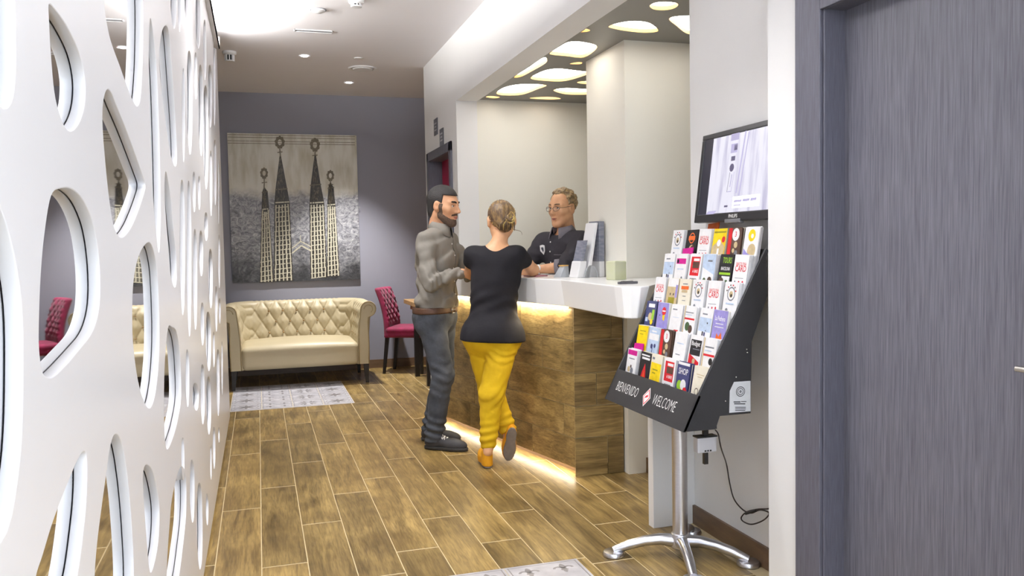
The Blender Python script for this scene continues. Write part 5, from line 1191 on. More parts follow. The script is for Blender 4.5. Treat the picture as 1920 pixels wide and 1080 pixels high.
def man_torso(P, g=0.0):
    return U(0.09, ell(P, (0.0, 0, 0.96), (0.118 + g, 0.165 + g, 0.12)), ell(P, (0.01, 0, 1.12), (0.118 + g, 0.158 + g, 0.16)), ell(P, (0.012, 0, 1.32), (0.128 + g, 0.178 + g, 0.19)), rc(P, Sh_r + V(0, 0.02, -0.005), V(0.03, -0.04, 1.485), 0.048 + g, 0.055 + g), rc(P, Sh_l + V(0, -0.02, -0.005), V(0.03, 0.04, 1.485), 0.048 + g, 0.055 + g))
def man_body(P):
    d = man_torso(P, -0.014)
    for a in ((Sh_r, El_r, Wr_r), (Sh_l, El_l, Wr_l)): d = smin(d, limb(P, a, (0.042, 0.040, 0.029)), 0.03)
    for a in ((Hp_r, Kn_r, An_r), (Hp_l, Kn_l, An_l)): d = smin(d, limb(P, a, (0.078, 0.054, 0.04)), 0.03)
    for k, fd in ((An_r, V(1, -0.02, 0)), (An_l, V(1, -0.05, 0))): d = smin(d, rc(P, k + V(0, 0, -0.03), k + fd * 0.13 + V(0, 0, -0.05), 0.03, 0.02), 0.03)
    d = smin(d, rc(P, (0.02, 0, 1.47), HCm + HRm @ V(-0.02, 0, -0.06), 0.062, 0.056), 0.04)
    d = smin(d, head_sdf((P - HCm) @ HRm, sM), 0.02)
    return np.minimum(np.minimum(d, smin(hand_sdf(P, hR), rc(P, El_r, Wr_r, 0.04, 0.028), 0.02)), smin(hand_sdf(P, hL), rc(P, El_l, Wr_l, 0.04, 0.028), 0.02))
sdf_mesh('body', man_body, (-0.42, -0.42, -0.02), (0.56, 0.42, 1.9), 0.0052, M_skin, mt)
face_parts(man, HCm, HRm, sM, mat('black_brow', sr(36, 28, 24), 0.7), 0.0055)
M_hairk = mat('short_black_hair', sr(30, 27, 26), 0.6, var=0.3, scale=60, bump=0.5, bscale=220)
def man_hair(P):
    Q = (P - HCm) @ HRm / sM; x, y, z = Q[:, 0], np.abs(Q[:, 1]), Q[:, 2]
    d = ell(np.stack([Q[:, 0], y, z], 1), (-0.014, 0, 0.042), (0.107, 0.082, 0.097)); d = smin(d, ell(np.stack([x, y, z], 1), (-0.062, 0, -0.035), (0.042, 0.056, 0.055)), 0.03)
    front = x - (0.068 + 0.5 * (z - 0.085)) ; line = np.maximum(0.076 - z, x - 0.030)        # hairline: forehead and temples
    keep = np.minimum(np.maximum(0.078 - z, -1), np.maximum(x - 0.022, (0.0 - z) - 1.2 * (0.012 - x) * (x < 0.012)))
    side = np.maximum(x - 0.026 + 0.25 * np.maximum(0.0, 0.02 - z), -0.088 - z + 0.35 * np.maximum(x + 0.02, 0) * 3)
    m_ = np.minimum(0.074 - z, side)
    ear = 0.026 - np.hypot(x + 0.004, z + 0.004)
    return np.maximum(smax(d, m_, 0.006), np.where(y > 0.064, ear - 0.004 + 0.012, -1)) * sM
sdf_mesh('hair', man_hair, HCm - 0.16, HCm + 0.17, 0.0042, M_hairk, mt)
M_beard = mat('dark_stubble', sr(100, 78, 62), 0.8, col2=sr(60, 50, 42), var=0.2, scale=190, bump=0.4, bscale=300)
def man_beard(P):
    Q = (P - HCm) @ HRm; d = head_sdf(Q, sM, neck=False) - 0.0016; q = Q / sM; x, y, z = q[:, 0], np.abs(q[:, 1]), q[:, 2]
    m_ = z + 0.036 + 0.62 * np.clip(x - 0.02, 0, 0.06)                    # below the cheek line
    m_ = np.minimum(m_, np.maximum(np.abs(z + 0.043 + 0.25 * np.maximum(y - 0.012, 0)) - 0.0075, y - 0.036) + np.where(x < 0.07, 1, 0))
    m_ = np.minimum(m_, np.maximum(np.abs(x - 0.022) - 0.012, z - 0.02) + np.where(y < 0.05, 1, 0))
    mouth = 0.0085 - np.sqrt((np.maximum(y - 0.014, 0)) ** 2 + (z + 0.061) ** 2)
    return np.maximum(np.maximum(np.maximum(d, m_), np.where(x > 0.06, mouth, -1)), np.maximum(-x - 0.0, -0.1)) * 1.0
sdf_mesh('beard', man_beard, HCm - 0.15, HCm + 0.15, 0.0042, M_beard, mt)
M_shirt = mat('grey_cotton_shirt', sr(132, 127, 119), 0.85, var=0.07, scale=6, bump=0.55, bscale=16, stretch=(1, 1, 0.7))
def man_shirt(P):
    d = man_torso(P, 0.013)
    d = smin(d, ell(P, (0.005, 0, 1.03), (0.142, 0.178, 0.06)), 0.05)                      # blouses over the belt
    d = smin(d, limb(P, (Sh_r, El_r, Wr_r - (Wr_r - El_r) * 0.12), (0.064, 0.060, 0.047), 0.03), 0.035)
    d = smin(d, limb(P, (Sh_l, El_l, Wr_l - (Wr_l - El_l) * 0.12), (0.064, 0.058, 0.046), 0.03), 0.035)
    d = d + bumps(P, 34, 0.0034) + 0.011 * np.abs(np.sin(P[:, 2] * 21 - P[:, 0] * 30 + 3 * P[:, 1] + 2 * np.sin(P[:, 0] * 17))) ** 3 + 0.0045 * np.sin(P[:, 2] * 60 + 25 * P[:, 0] + 6 * np.sin(P[:, 1] * 14)) * np.clip((1.2 - np.abs(P[:, 2] - 1.1) * 5), 0, 1)
    for e_, w_ in ((El_r, Wr_r), (El_l, Wr_l)):                                             # sleeve creases near the elbow
        dist = np.linalg.norm(P - e_, axis=1); t_ = (P - e_) @ nrm(w_ - e_)
        d = d + 0.0065 * np.sin(t_ * 115 + 60 * P[:, 1]) * np.exp(-(dist / 0.13) ** 2)
    d = smax(d, 0.985 - P[:, 2], 0.01)
    d = smax(d, -(rc(P, (0.035, 0, 1.50), (0.085, 0, 1.66), 0.060, 0.085)), 0.006)
    return d
sdf_mesh('shirt', man_shirt, (-0.3, -0.4, 0.95), (0.5, 0.4, 1.62), 0.0065, M_shirt, mt)
# collar: a folded band round the neck
nk = V(0.048, 0, 1.545); nd = nrm(V(0.22, 0, 1))
b = MB(); n = 28; vs = []
R_ = np.array([nrm(np.cross((0, 1, 0), nd)), (0, 1, 0), nd]).T
for k in range(n + 1):
    a = math.radians(12) + (2 * math.pi - math.radians(24)) * k / n; fr_ = abs(math.cos(a / 2)) ** 6
    for r_, z_ in ((0.064, -0.012), (0.066, 0.032), (0.071, 0.034), (0.090 + 0.012 * fr_, -0.016 - 0.036 * fr_), (0.085 + 0.010 * fr_, -0.020 - 0.036 * fr_)):
        p = nk + R_ @ V(r_ * math.cos(a), r_ * math.sin(a) * 1.02, z_); vs.append(tuple(p))
fs = []
for k in range(n):
    for q in range(4): fs.append((k * 5 + q, k * 5 + q + 1, (k + 1) * 5 + q + 1, (k + 1) * 5 + q))
b.add(vs, fs); col_ = b.build('collar', M_shirt, mt, smooth=True)
md = col_.modifiers.new('thick', 'SOLIDIFY'); md.thickness = 0.003
# placket and buttons down the front, chest pocket edge
def front_x(y, z, f, x0=0.3):
    xs = np.linspace(x0, -0.05, 300); dd = f(np.stack([xs, np.full(300, y), np.full(300, z)], 1)); k = np.argmax(dd < 0); return xs[k]
b = MB(); pz = np.linspace(1.0, 1.475, 22); px_ = [front_x(0.0, z, man_shirt) for z in pz]
b.tube([(x + 0.001, 0.016, z) for x, z in zip(px_, pz)], 0.0030, 6)
b.build('placket', mat('shirt_seam', sr(96, 92, 86), 0.85), mt, smooth=True)
for z in (1.08, 1.17, 1.26, 1.35, 1.43): MB().lathe([(0.0055, 0), (0.0055, 0.003)], (front_x(0, z, man_shirt) - 0.0005, 0.0, z), 10, Matrix.Rotation(math.pi / 2, 4, 'Y')).build('button', M_card, mt)
M_jean = mat('charcoal_denim', sr(72, 76, 84), 0.9, col2=sr(46, 50, 58), var=0.12, scale=7, bump=0.45, bscale=26)
def man_jeans(P):
    d = U(0.06, ell(P, (0.0, 0, 0.93), (0.126, 0.168, 0.13)), ell(P, (-0.055, 0.07, 0.90), (0.085, 0.085, 0.10)), ell(P, (-0.055, -0.07, 0.90), (0.085, 0.085, 0.10)))
    legs = None
    for a in ((Hp_r, Kn_r, An_r + V(0, 0, -0.015)), (Hp_l, Kn_l, An_l + V(0, 0, -0.015))):
        e = limb(P, a, (0.103, 0.074, 0.062)); kn = a[1]; an = a[2]
        dk = np.linalg.norm(P - kn, axis=1); da = np.abs(P[:, 2] - an[2] - 0.07)
        e = e + 0.0042 * np.sin(P[:, 2] * 95 + P[:, 0] * 40 + 3 * np.sin(P[:, 1] * 30)) * np.exp(-(dk / 0.14) ** 2) + 0.009 * np.sin(P[:, 2] * 105 + P[:, 0] * 30) * np.exp(-(da / 0.07) ** 2)
        legs = e if legs is None else smin(legs, e, 0.02)
    d = smin(d, legs, 0.05) + bumps(P, 26, 0.003, 1.0)
    return smax(smax(d, P[:, 2] - 0.985, 0.006), 0.055 - P[:, 2], 0.006)
sdf_mesh('jeans', man_jeans, (-0.36, -0.32, 0.02), (0.34, 0.34, 1.02), 0.0065, M_jean, mt)
M_belt = mat('brown_leather_belt', sr(78, 50, 32), 0.5, var=0.12, scale=30)
sdf_mesh('belt', lambda P: smax(man_jeans(P * V(1, 1, 0) + V(0, 0, 0.965)) - 0.008, np.abs(P[:, 2] - 0.972) - 0.022, 0.004), (-0.24, -0.27, 0.92), (0.24, 0.27, 1.04), 0.006, M_belt, mt)
bx_ = front_x(0.0, 0.96, man_jeans) + 0.010
bk = MB().tube([(bx_, -0.026, 0.95), (bx_, 0.026, 0.95), (bx_, 0.026, 0.994), (bx_, -0.026, 0.994), (bx_, -0.026, 0.95)], 0.0035, 6).build('buckle', M_chrome, mt, smooth=True)
MB().tube([(bx_ + 0.001, -0.02, 0.972), (bx_ + 0.002, 0.024, 0.972)], 0.0028, 6).build('prong', M_chrome, bk)
M_shoek = mat('black_canvas', sr(52, 52, 56), 0.7, var=0.1, scale=20); M_solek = mat('dark_rubber', sr(36, 34, 34), 0.6, var=0.1)
shoe('shoe', V(-0.055, -0.085, 0.004), V(0.24, -0.085, 0.004), M_shoek, M_solek, mt, laces=M_card)
shoe('shoe', V(-0.19, 0.135, 0.004), V(0.10, 0.125, 0.004), M_shoek, M_solek, mt, laces=M_card)

# ---------------------------------------------------------------- woman in the black top
wo = Person('woman seen from behind in a black top and mustard trousers, leaning on the counter', (1.43, 5.13, 0), math.radians(66))
wt = wo.t
lw = wo.L
wSr, wSl = lw((1.455 + 0.145, 5.15 - 0.055, 1.352)), lw((1.475 - 0.150, 5.17 + 0.065, 1.358))
wEr, wEl = lw((1.755, 5.275, 1.245)), lw((1.36, 5.42, 1.235))
wWr, wWl = lw((1.70, 5.46, 1.228)), lw((1.58, 5.44, 1.232))
wHr, wHl = lw((1.505, 5.10, 0.86)), lw((1.345, 5.17, 0.86))
wKr, wKl = lw((1.395, 5.07, 0.47)), lw((1.435, 5.235, 0.47))
wAr, wAl = lw((1.365, 5.07, 0.155)), lw((1.525, 5.145, 0.20))
HCw = lw((1.515, 5.19, 1.568)); sW = 1.06
HRw = rotz(math.radians(22)) @ roty(math.radians(6)) @ rotx(math.radians(-3))
hwR = hand_prims(wWr, lw((1.66, 5.54, 1.222)) - wWr, (0, 0, 1), -1 if False else 1, (0.15, 0.2, 0.2), s=0.92); hwL = hand_prims(wWl, lw((1.66, 5.47, 1.222)) - wWl, (0, 0, 1), -1, (0.12, 0.2, 0.2), s=0.92)
wp = lw((1.428, 5.135, 0)); wc = lw((1.442, 5.15, 0)); ws_ = lw((1.468, 5.16, 0))
def wo_torso(P, g=0.0):
    return U(0.08, ell(P, (wp[0], wp[1], 0.87), (0.118 + g, 0.174 + g, 0.13)), ell(P, (wp[0] - 0.035, wp[1], 0.85), (0.10 + g, 0.15 + g, 0.10)), ell(P, (wc[0], wc[1], 1.06), (0.098 + g, 0.142 + g, 0.20)), ell(P, (ws_[0] + 0.01, ws_[1], 1.24), (0.105 + g, 0.152 + g, 0.16)), rc(P, wSr + (wSl - wSr) * 0.16 - V(0, 0, 0.015), wSl + (wSr - wSl) * 0.16 - V(0, 0, 0.015), 0.050 + g, 0.050 + g))
def wo_body(P):
    d = np.where(P[:, 2] > 1.3, wo_torso(P, 0.0), wo_torso(P, -0.016))
    for a in ((wSr, wEr, wWr), (wSl, wEl, wWl)): d = smin(d, limb(P, a, (0.048, 0.036, 0.024)), 0.045)
    for a in ((wHr, wKr, wAr), (wHl, wKl, wAl)): d = smin(d, limb(P, a, (0.084, 0.052, 0.034)), 0.02)
    d = smin(d, rc(P, wAr, lw((1.385, 5.17, 0.085)), 0.032, 0.022), 0.02); d = smin(d, rc(P, wAl, lw((1.505, 5.155, 0.085)), 0.032, 0.022), 0.02)
    d = smin(d, rc(P, lw((1.355, 5.045, 0.105)), wAr, 0.03, 0.034), 0.03)
    d = smin(d, rc(P, ws_ + V(0.005, 0, 1.38), HCw + HRw @ V(-0.02, 0, -0.06), 0.056, 0.046), 0.05)
    d = smin(d, head_sdf((P - HCw) @ HRw, sW, jaw=0.92, neck=False), 0.03)
    return np.minimum(np.minimum(d, smin(hand_sdf(P, hwR), rc(P, wEr, wWr, 0.03, 0.022), 0.02)), smin(hand_sdf(P, hwL), rc(P, wEl, wWl, 0.03, 0.022), 0.02))
sdf_mesh('body', wo_body, (-0.35, -0.48, -0.02), (0.58, 0.40, 1.75), 0.0052, M_skin2, wt)
face_parts(wo, HCw, HRw, sW, mat('brown_brow', sr(92, 66, 44), 0.7), 0.004)
def hair_mat(name, a, c, sc):
    m = bpy.data.materials.new(name); m.use_nodes = True; nt = m.node_tree; L = nt.links.new; N = nt.nodes.new; b = nt.nodes['Principled BSDF']
    tc = N('ShaderNodeTexCoord'); mp = N('ShaderNodeMapping'); mp.inputs['Scale'].default_value = sc; L(tc.outputs['Object'], mp.inputs[0])
    n_ = N('ShaderNodeTexNoise'); n_.inputs['Scale'].default_value = 9; n_.inputs['Detail'].default_value = 5; n_.inputs['Distortion'].default_value = 0.6; L(mp.outputs[0], n_.inputs['Vector'])
    r = N('ShaderNodeValToRGB'); e = r.color_ramp.elements; e[0].position = 0.42; e[1].position = 0.62; e[0].color = (*a, 1); e[1].color = (*c, 1); L(n_.outputs[0], r.inputs[0]); L(r.outputs[0], b.inputs['Base Color'])
    b.inputs['Roughness'].default_value = 0.5; bp = N('ShaderNodeBump'); bp.inputs['Strength'].default_value = 0.6; bp.inputs['Distance'].default_value = 0.006; L(n_.outputs[0], bp.inputs['Height']); L(bp.outputs[0], b.inputs['Normal'])
    return m
M_hairb = hair_mat('brown_hair', sr(84, 64, 46), sr(138, 110, 70), (2.5, 7, 3)); M_hairy = hair_mat('blond_streak', sr(150, 118, 64), sr(206, 180, 108), (3, 8, 3))
def wo_hair(P):
    Q = (P - HCw) @ HRw / sW; x, y, z = Q[:, 0], np.abs(Q[:, 1]), Q[:, 2]; A = np.stack([x, y, z], 1)
    d = ell(A, (-0.016, 0, 0.037), (0.105, 0.081, 0.092))
    d = smax(d, np.minimum(0.045 - z + 0.0 * x, x - 0.035), 0.01)
    d = smax(d, -0.052 - z + np.maximum(0, x + 0.05) * 0.9, 0.012)
    d = smin(d, ell(A, (-0.075, 0, -0.022), (0.04, 0.046, 0.055)), 0.03)
    d = np.maximum(d, np.where(y > 0.060, 0.034 - np.hypot(x + 0.006, z + 0.008), -1))
    return (d + 0.0018 * np.sin(Q[:, 1] * 190 + 40 * z + 6 * np.sin(x * 40))) * sW
wh = sdf_mesh('hair', wo_hair, HCw - 0.17, HCw + 0.16, 0.0042, M_hairb, wt)
WH = lambda x, y, z: tuple(HCw + HRw @ (np.array([x, y, z]) * sW))
rs_ = random.Random(4)
BN = V(-0.104, -0.026, 0.016)                                   # the loose knot
for k in range(34):                       # combed strands sweeping to the knot
    a = -2.75 + k * 5.5 / 33; ra = 1 + rs_.uniform(-0.04, 0.04)
    p0 = V(-0.016 + 0.02 * math.cos(a), 0, 0.037) + V(0, math.sin(a) * 0.083, math.cos(a) * 0.093) * ra
    if p0[2] < -0.048: p0[2] = -0.048; p0[0] = -0.07
    pts = []
    for t_ in np.linspace(0, 1, 7):
        q = p0 + (BN - p0) * t_ + V(-0.0, 0, 0); c_ = V(-0.016, 0, 0.037); e_ = (q - c_) / V(0.108, 0.084, 0.095); e_ = e_ / max(0.75, np.linalg.norm(e_)) * (0.972 + 0.06 * t_)
        pts.append(WH(*(c_ + e_ * V(0.108, 0.084, 0.095))))
    MB().tube(pts, [0.0015, 0.004, 0.0046, 0.0048, 0.0048, 0.0045, 0.004], 6).build('strand', M_hairy if (k * 7) % 10 < 4 else M_hairb, wh, smooth=True)
for k in range(16):                       # coils of the knot
    a = rs_.uniform(0, 6.28); r_ = rs_.uniform(0.012, 0.034); tl = rs_.uniform(-0.5, 0.5)
    pts = [WH(BN[0] - 0.022 + 0.012 * (r_ / 0.034) + 0.01 * math.sin(a + t_ + tl), BN[1] + r_ * math.cos(a + t_), BN[2] - 0.006 + r_ * 1.2 * math.sin(a + t_)) for t_ in np.linspace(0, 3.2, 8)]
    MB().tube(pts, [0.002, 0.005, 0.006, 0.0064, 0.0064, 0.006, 0.005, 0.002], 6).build('strand', M_hairy if k % 5 < 2 else M_hairb, wh, smooth=True)
for k in range(9):                        # ends falling to the nape
    y = -0.05 + k * 0.0115
    MB().tube([WH(BN[0] - 0.018, BN[1] + (y - BN[1]) * 0.5, -0.005), WH(-0.119, y * 0.95, -0.03), WH(-0.108 + 0.15 * abs(y), y, -0.062 - 0.012 * rs_.random())], [0.005, 0.0065, 0.002], 6).build('strand', M_hairy if k in (1, 6) else M_hairb, wh, smooth=True)
MB().tube([WH(-0.06, -0.05, -0.058), WH(-0.055, -0.070, -0.064), WH(-0.05, -0.088, -0.068), WH(-0.05, -0.102, -0.074), WH(-0.05, -0.108, -0.084), WH(-0.05, -0.109, -0.096)], [0.002, 0.0018, 0.0016, 0.0014, 0.0012, 0.0008], 5).build('stray_lock', M_hairb, wh, smooth=True)
M_top = mat('black_jersey', sr(25, 24, 29), 0.8, var=0.15, scale=5, bump=0.35, bscale=14, spec=0.25)
def wo_top(P):
    d = wo_torso(P, 0.009)
    for s_, e_ in ((wSr, wEr), (wSl, wEl)): d = smin(d, rc(P, s_, s_ + (e_ - s_) * 0.36, 0.054, 0.052), 0.05)
    d = smin(d, rc(P, (wp[0] - 0.012, wp[1] - 0.073, 0.765), (wp[0] - 0.012, wp[1] + 0.073, 0.765), 0.128, 0.128), 0.10)
    d = d + bumps(P, 24, 0.0022, 2.0) + 0.0035 * np.sin(P[:, 2] * 70 + P[:, 1] * 28 + 4 * np.sin(P[:, 0] * 20)) * np.exp(-((P[:, 2] - 1.05) / 0.09) ** 2)
    d = smax(d, (0.805 + 0.04 * (P[:, 1] - wp[1])) - P[:, 2], 0.006)
    nb_ = ws_ + V(0.0, 0, 1.50)
    d = smax(d, -ell(P, nb_, (0.11, 0.112, 0.082)), 0.006)
    return d
sdf_mesh('top', wo_top, (-0.28, -0.36, 0.76), (0.40, 0.36, 1.52), 0.0065, M_top, wt)
M_must = mat('mustard_cotton', sr(222, 184, 16), 0.85, col2=sr(206, 166, 12), var=0.05, scale=6, bump=0.4, bscale=16)
def wo_trs(P):
    d = U(0.05, ell(P, (wp[0], wp[1], 0.85), (0.128, 0.186, 0.13)), ell(P, tuple(wHr + V(-0.035, 0.005, -0.02)), (0.112, 0.102, 0.115)), ell(P, tuple(wHl + V(-0.035, -0.005, -0.02)), (0.112, 0.102, 0.115)))
    legs = None
    for a in ((wHr, wKr, wAr), (wHl, wKl, wAl)):
        e = limb(P, a, (0.103, 0.079, 0.050)); kn, an = a[1], a[2]
        dk = np.linalg.norm(P - kn, axis=1); da = np.linalg.norm(P - an - V(0, 0, 0.05), axis=1)
        e = e + 0.003 * np.sin(P[:, 2] * 85 + P[:, 1] * 40 + 4 * np.sin(P[:, 0] * 25)) * np.exp(-(dk / 0.13) ** 2) + 0.0032 * np.sin(P[:, 2] * 120 - P[:, 1] * 50 + 3 * np.sin(P[:, 0] * 30)) * np.exp(-((P[:, 2] - 0.72) / 0.06) ** 2) - 0.010 * np.exp(-(da / 0.06) ** 2) + 0.008 * np.sin(P[:, 2] * 120 + P[:, 1] * 25) * np.exp(-(da / 0.08) ** 2)
        e = np.maximum(e, (an - P) @ nrm(kn - an) - (0.035 if an is wAr else 0.0))
        legs = e if legs is None else smin(legs, e, 0.012)
    d = smin(d, legs, 0.04) + bumps(P, 24, 0.0018, 0.5)
    return smax(d, P[:, 2] - 0.832, 0.01)
sdf_mesh('trousers', wo_trs, (-0.32, -0.32, 0.05), (0.32, 0.32, 0.97), 0.006, M_must, wt)
# wedge clogs: the standing one flat, the other on its toe with the sole showing
M_clog = mat('ochre_suede', sr(222, 156, 20), 0.75, var=0.08, scale=20); M_clsole = mat('grey_rubber_sole', sr(122, 114, 108), 0.7, var=0.1, scale=40)
def clog(heel, R, nm):
    """heel: back end of the sole on the ground; R columns forward, left, up"""
    heel = np.asarray(heel, float)
    def f(P):
        Q = (P - heel) @ R
        plan = smin(ell(Q * V(1, 1, 0), (0.05, 0, 0), (0.056, 0.036, 1)), ell(Q * V(1, 1, 0), (0.155, 0, 0), (0.085, 0.044, 1)), 0.03)
        htop = 0.072 - 0.28 * np.clip(Q[:, 0] - 0.05, 0, 0.13)
        wedge = smax(smax(plan, Q[:, 2] - htop, 0.006), 0.010 - Q[:, 2], 0.004)
        up = smax(ell(Q, (0.15, 0, 0.05), (0.09, 0.046, 0.052)), 0.02 - Q[:, 2], 0.004); up = smax(up, 0.095 - Q[:, 0], 0.01)
        back = smax(smax(np.abs(plan + 0.004) - 0.004, np.abs(Q[:, 2] - 0.085) - 0.022, 0.004), Q[:, 0] - 0.06, 0.01)
        return np.minimum(smin(wedge, up, 0.012), back)
    c = heel + R @ V(0.11, 0, 0.04)
    o = sdf_mesh(nm, f, c - 0.19, c + 0.19, 0.006, M_clog, wt)
    def g(P):
        Q = (P - heel) @ R; plan = smin(ell(Q * V(1, 1, 0), (0.05, 0, 0), (0.054, 0.034, 1)), ell(Q * V(1, 1, 0), (0.155, 0, 0), (0.083, 0.042, 1)), 0.03)
        return smax(plan, np.abs(Q[:, 2] - 0.005) - 0.0055, 0.002)
    sdf_mesh('sole', g, c - 0.19, c + 0.19, 0.006, M_clsole, o)
    return o
W2L = lambda v: np.asarray(v, float) @ wo.R
fw = nrm(W2L((0.12, 1, 0))); clog(lw((1.352, 5.03, 0.004)), np.array([fw, np.cross((0, 0, 1), fw), (0, 0, 1)]).T, 'shoe')
# second clog: forward (toe) points down, the sole faces the camera
tf = nrm(W2L((-0.06, 0.28, -0.96))); tu = nrm(np.cross(tf, np.cross(W2L((0.1, 0.9, 0.0)), tf))); tl = np.cross(tu, tf)
clog(lw((1.528, 5.065, 0.238)), np.array([tf, tl, tu]).T, 'shoe')

# ---------------------------------------------------------------- receptionist
re_ = Person('receptionist in a dark shirt with glasses, leaning over the counter from behind', (2.27, 5.86, 0), math.radians(-158))
rt = re_.t; lr = re_.L
rSl, rSr = lr((2.245, 5.615, 1.435)), lr((2.075, 5.97, 1.43))
rEl, rEr = lr((2.075, 5.505, 1.252)), lr((1.93, 5.93, 1.25))
rWl, rWr = lr((1.895, 5.60, 1.236)), lr((1.80, 5.70, 1.236))
rHl, rHr = lr((2.30, 5.78, 0.93)), lr((2.25, 5.95, 0.93))
rKl, rKr = lr((2.30, 5.77, 0.5)), lr((2.25, 5.96, 0.5)); rAl, rAr = lr((2.32, 5.77, 0.09)), lr((2.27, 5.97, 0.09))
HCr = lr((2.155, 5.775, 1.672)); sR = 1.08
HRr = rotz(math.radians(8)) @ roty(math.radians(5))
rc0 = lr((2.20, 5.80, 0)); rp0 = lr((2.28, 5.865, 0))
hrL = hand_prims(rWl, lr((1.79, 5.62, 1.222)) - rWl, (0, 0, 1), -1, (0.12, 0.25, 0.2), s=1.02); hrR = hand_prims(rWr, lr((1.74, 5.62, 1.222)) - rWr, (0, 0, 1), 1, (0.12, 0.25, 0.2), s=1.02)
def re_torso(P, g=0.0):
    return U(0.09, ell(P, (rp0[0], rp0[1], 0.97), (0.12 + g, 0.17 + g, 0.13)), ell(P, ((rp0[0] + rc0[0]) / 2, (rp0[1] + rc0[1]) / 2, 1.14), (0.12 + g, 0.165 + g, 0.17)), ell(P, (rc0[0], rc0[1], 1.31), (0.128 + g, 0.178 + g, 0.17)), rc(P, rSr + (rSl - rSr) * 0.18 - V(0, 0, 0.01), rSl + (rSr - rSl) * 0.18 - V(0, 0, 0.01), 0.07 + g, 0.07 + g))
def re_body(P):
    d = re_torso(P, -0.014)
    for a in ((rSr, rEr, rWr), (rSl, rEl, rWl)): d = smin(d, limb(P, a, (0.042, 0.042, 0.030)), 0.03)
    for a in ((rHr, rKr, rAr), (rHl, rKl, rAl)): d = smin(d, limb(P, a, (0.09, 0.058, 0.042)), 0.03)
    for k in (rAr, rAl): d = smin(d, rc(P, k - V(0, 0, 0.03), k + V(0.14, 0, -0.055), 0.036, 0.026), 0.03)
    d = smin(d, rc(P, rc0 + V(0.01, 0, 1.46), HCr + HRr @ V(-0.02, 0, -0.06), 0.062, 0.056), 0.04)
    d = smin(d, head_sdf((P - HCr) @ HRr, sR, ear=1.2), 0.02)
    return np.minimum(np.minimum(d, smin(hand_sdf(P, hrL), rc(P, rEl, rWl, 0.046, 0.029), 0.02)), smin(hand_sdf(P, hrR), rc(P, rEr, rWr, 0.042, 0.029), 0.02))
M_skin3 = mat('skin_ruddy', sr(210, 162, 124), 0.5, col2=sr(198, 146, 108), var=0.05, scale=16, bump=0.04, bscale=130)
sdf_mesh('body', re_body, (-0.32, -0.42, -0.02), (0.68, 0.42, 1.84), 0.0055, M_skin3, rt)
face_parts(re_, HCr, HRr, sR, mat('greying_brow', sr(110, 84, 62), 0.7), 0.0042)
M_hairs = hair_mat('sandy_hair', sr(112, 92, 66), sr(168, 142, 102), (5, 5, 5))
def re_hair(P):
    Q = (P - HCr) @ HRr / sR; x, y, z = Q[:, 0], np.abs(Q[:, 1]), Q[:, 2]; A = np.stack([x, y, z], 1)
    d = ell(A, (-0.018, 0, 0.046), (0.110, 0.088, 0.098))
    side = np.maximum(x - 0.018 + 0.2 * np.maximum(0, 0.03 - z), -0.05 - z + np.maximum(0, x + 0.03) * 1.0)
    top_ = np.maximum(0.092 - z, x - 0.052 + 0.5 * y)
    d = smax(d, np.minimum(top_, side), 0.008)
    d = np.maximum(d, np.where(y > 0.062, 0.040 - np.hypot((x + 0.008) * 1.1, z + 0.004), -1))
    curl = 0.004 * np.sin(Q[:, 0] * 110 + 3 * np.sin(Q[:, 1] * 90)) * np.sin(Q[:, 1] * 100 + 3 * np.sin(Q[:, 2] * 80)) + 0.003 * np.sin(Q[:, 2] * 130 + Q[:, 0] * 60)
    return (d + curl) * sR
sdf_mesh('hair', re_hair, HCr - 0.17, HCr + 0.19, 0.0042, M_hairs, rt)
WR = lambda x, y, z: tuple(HCr + HRr @ (np.array([x, y, z]) * sR))
M_lensclear = bpy.data.materials.new('spectacle_lens'); M_lensclear.use_nodes = True
_nt = M_lensclear.node_tree; _tr = _nt.nodes.new('ShaderNodeBsdfTransparent'); _mx = _nt.nodes.new('ShaderNodeMixShader'); _lw = _nt.nodes.new('ShaderNodeTexNoise'); _mx.inputs[0].default_value = 0.08
_nt.links.new(_tr.outputs[0], _mx.inputs[1]); _nt.links.new(_nt.nodes['Principled BSDF'].outputs[0], _mx.inputs[2]); _nt.links.new(_mx.outputs[0], _nt.nodes['Material Output'].inputs[0])
for sy in (-1, 1):
    pts = [WR(0.108 - 0.02 * max(0, abs(math.cos(a)) - 0.5) * (1 if math.cos(a) * 1 > 0 else 0), sy * (0.033 + 0.024 * math.cos(a)), 0.006 + 0.016 * math.sin(a)) for a in np.linspace(0, 2 * math.pi, 17)]
    o = MB().tube(pts, 0.0016, 6, cap=False).build('glasses', mat('thin_dark_metal', sr(70, 62, 54), 0.35, 0.8), rt, smooth=True)
    MB().tube([WR(0.1, sy * 0.057, 0.010), WR(0.06, sy * 0.076, 0.012), WR(-0.005, sy * 0.088, 0.016)], 0.0018, 6).build('temple', MATS['thin_dark_metal'], o, smooth=True)
    MB().add([p for p in pts[:-1]], [tuple(range(16))]).build('lens', M_lensclear, o)
    MB().tube([WR(0.113, 0, 0.010), WR(0.110, sy * 0.010, 0.010)], 0.0015, 6).build('bridge', MATS['thin_dark_metal'], o)
M_shirtk = mat('charcoal_work_shirt', sr(46, 44, 50), 0.85, var=0.12, scale=8, bump=0.5, bscale=16, spec=0.3)
M_trim = mat('grey_shirt_trim', sr(112, 108, 116), 0.8, var=0.05, scale=20)
cfL = rEl + (rWl - rEl) * 0.12; cfR = rEr + (rWr - rEr) * 0.12
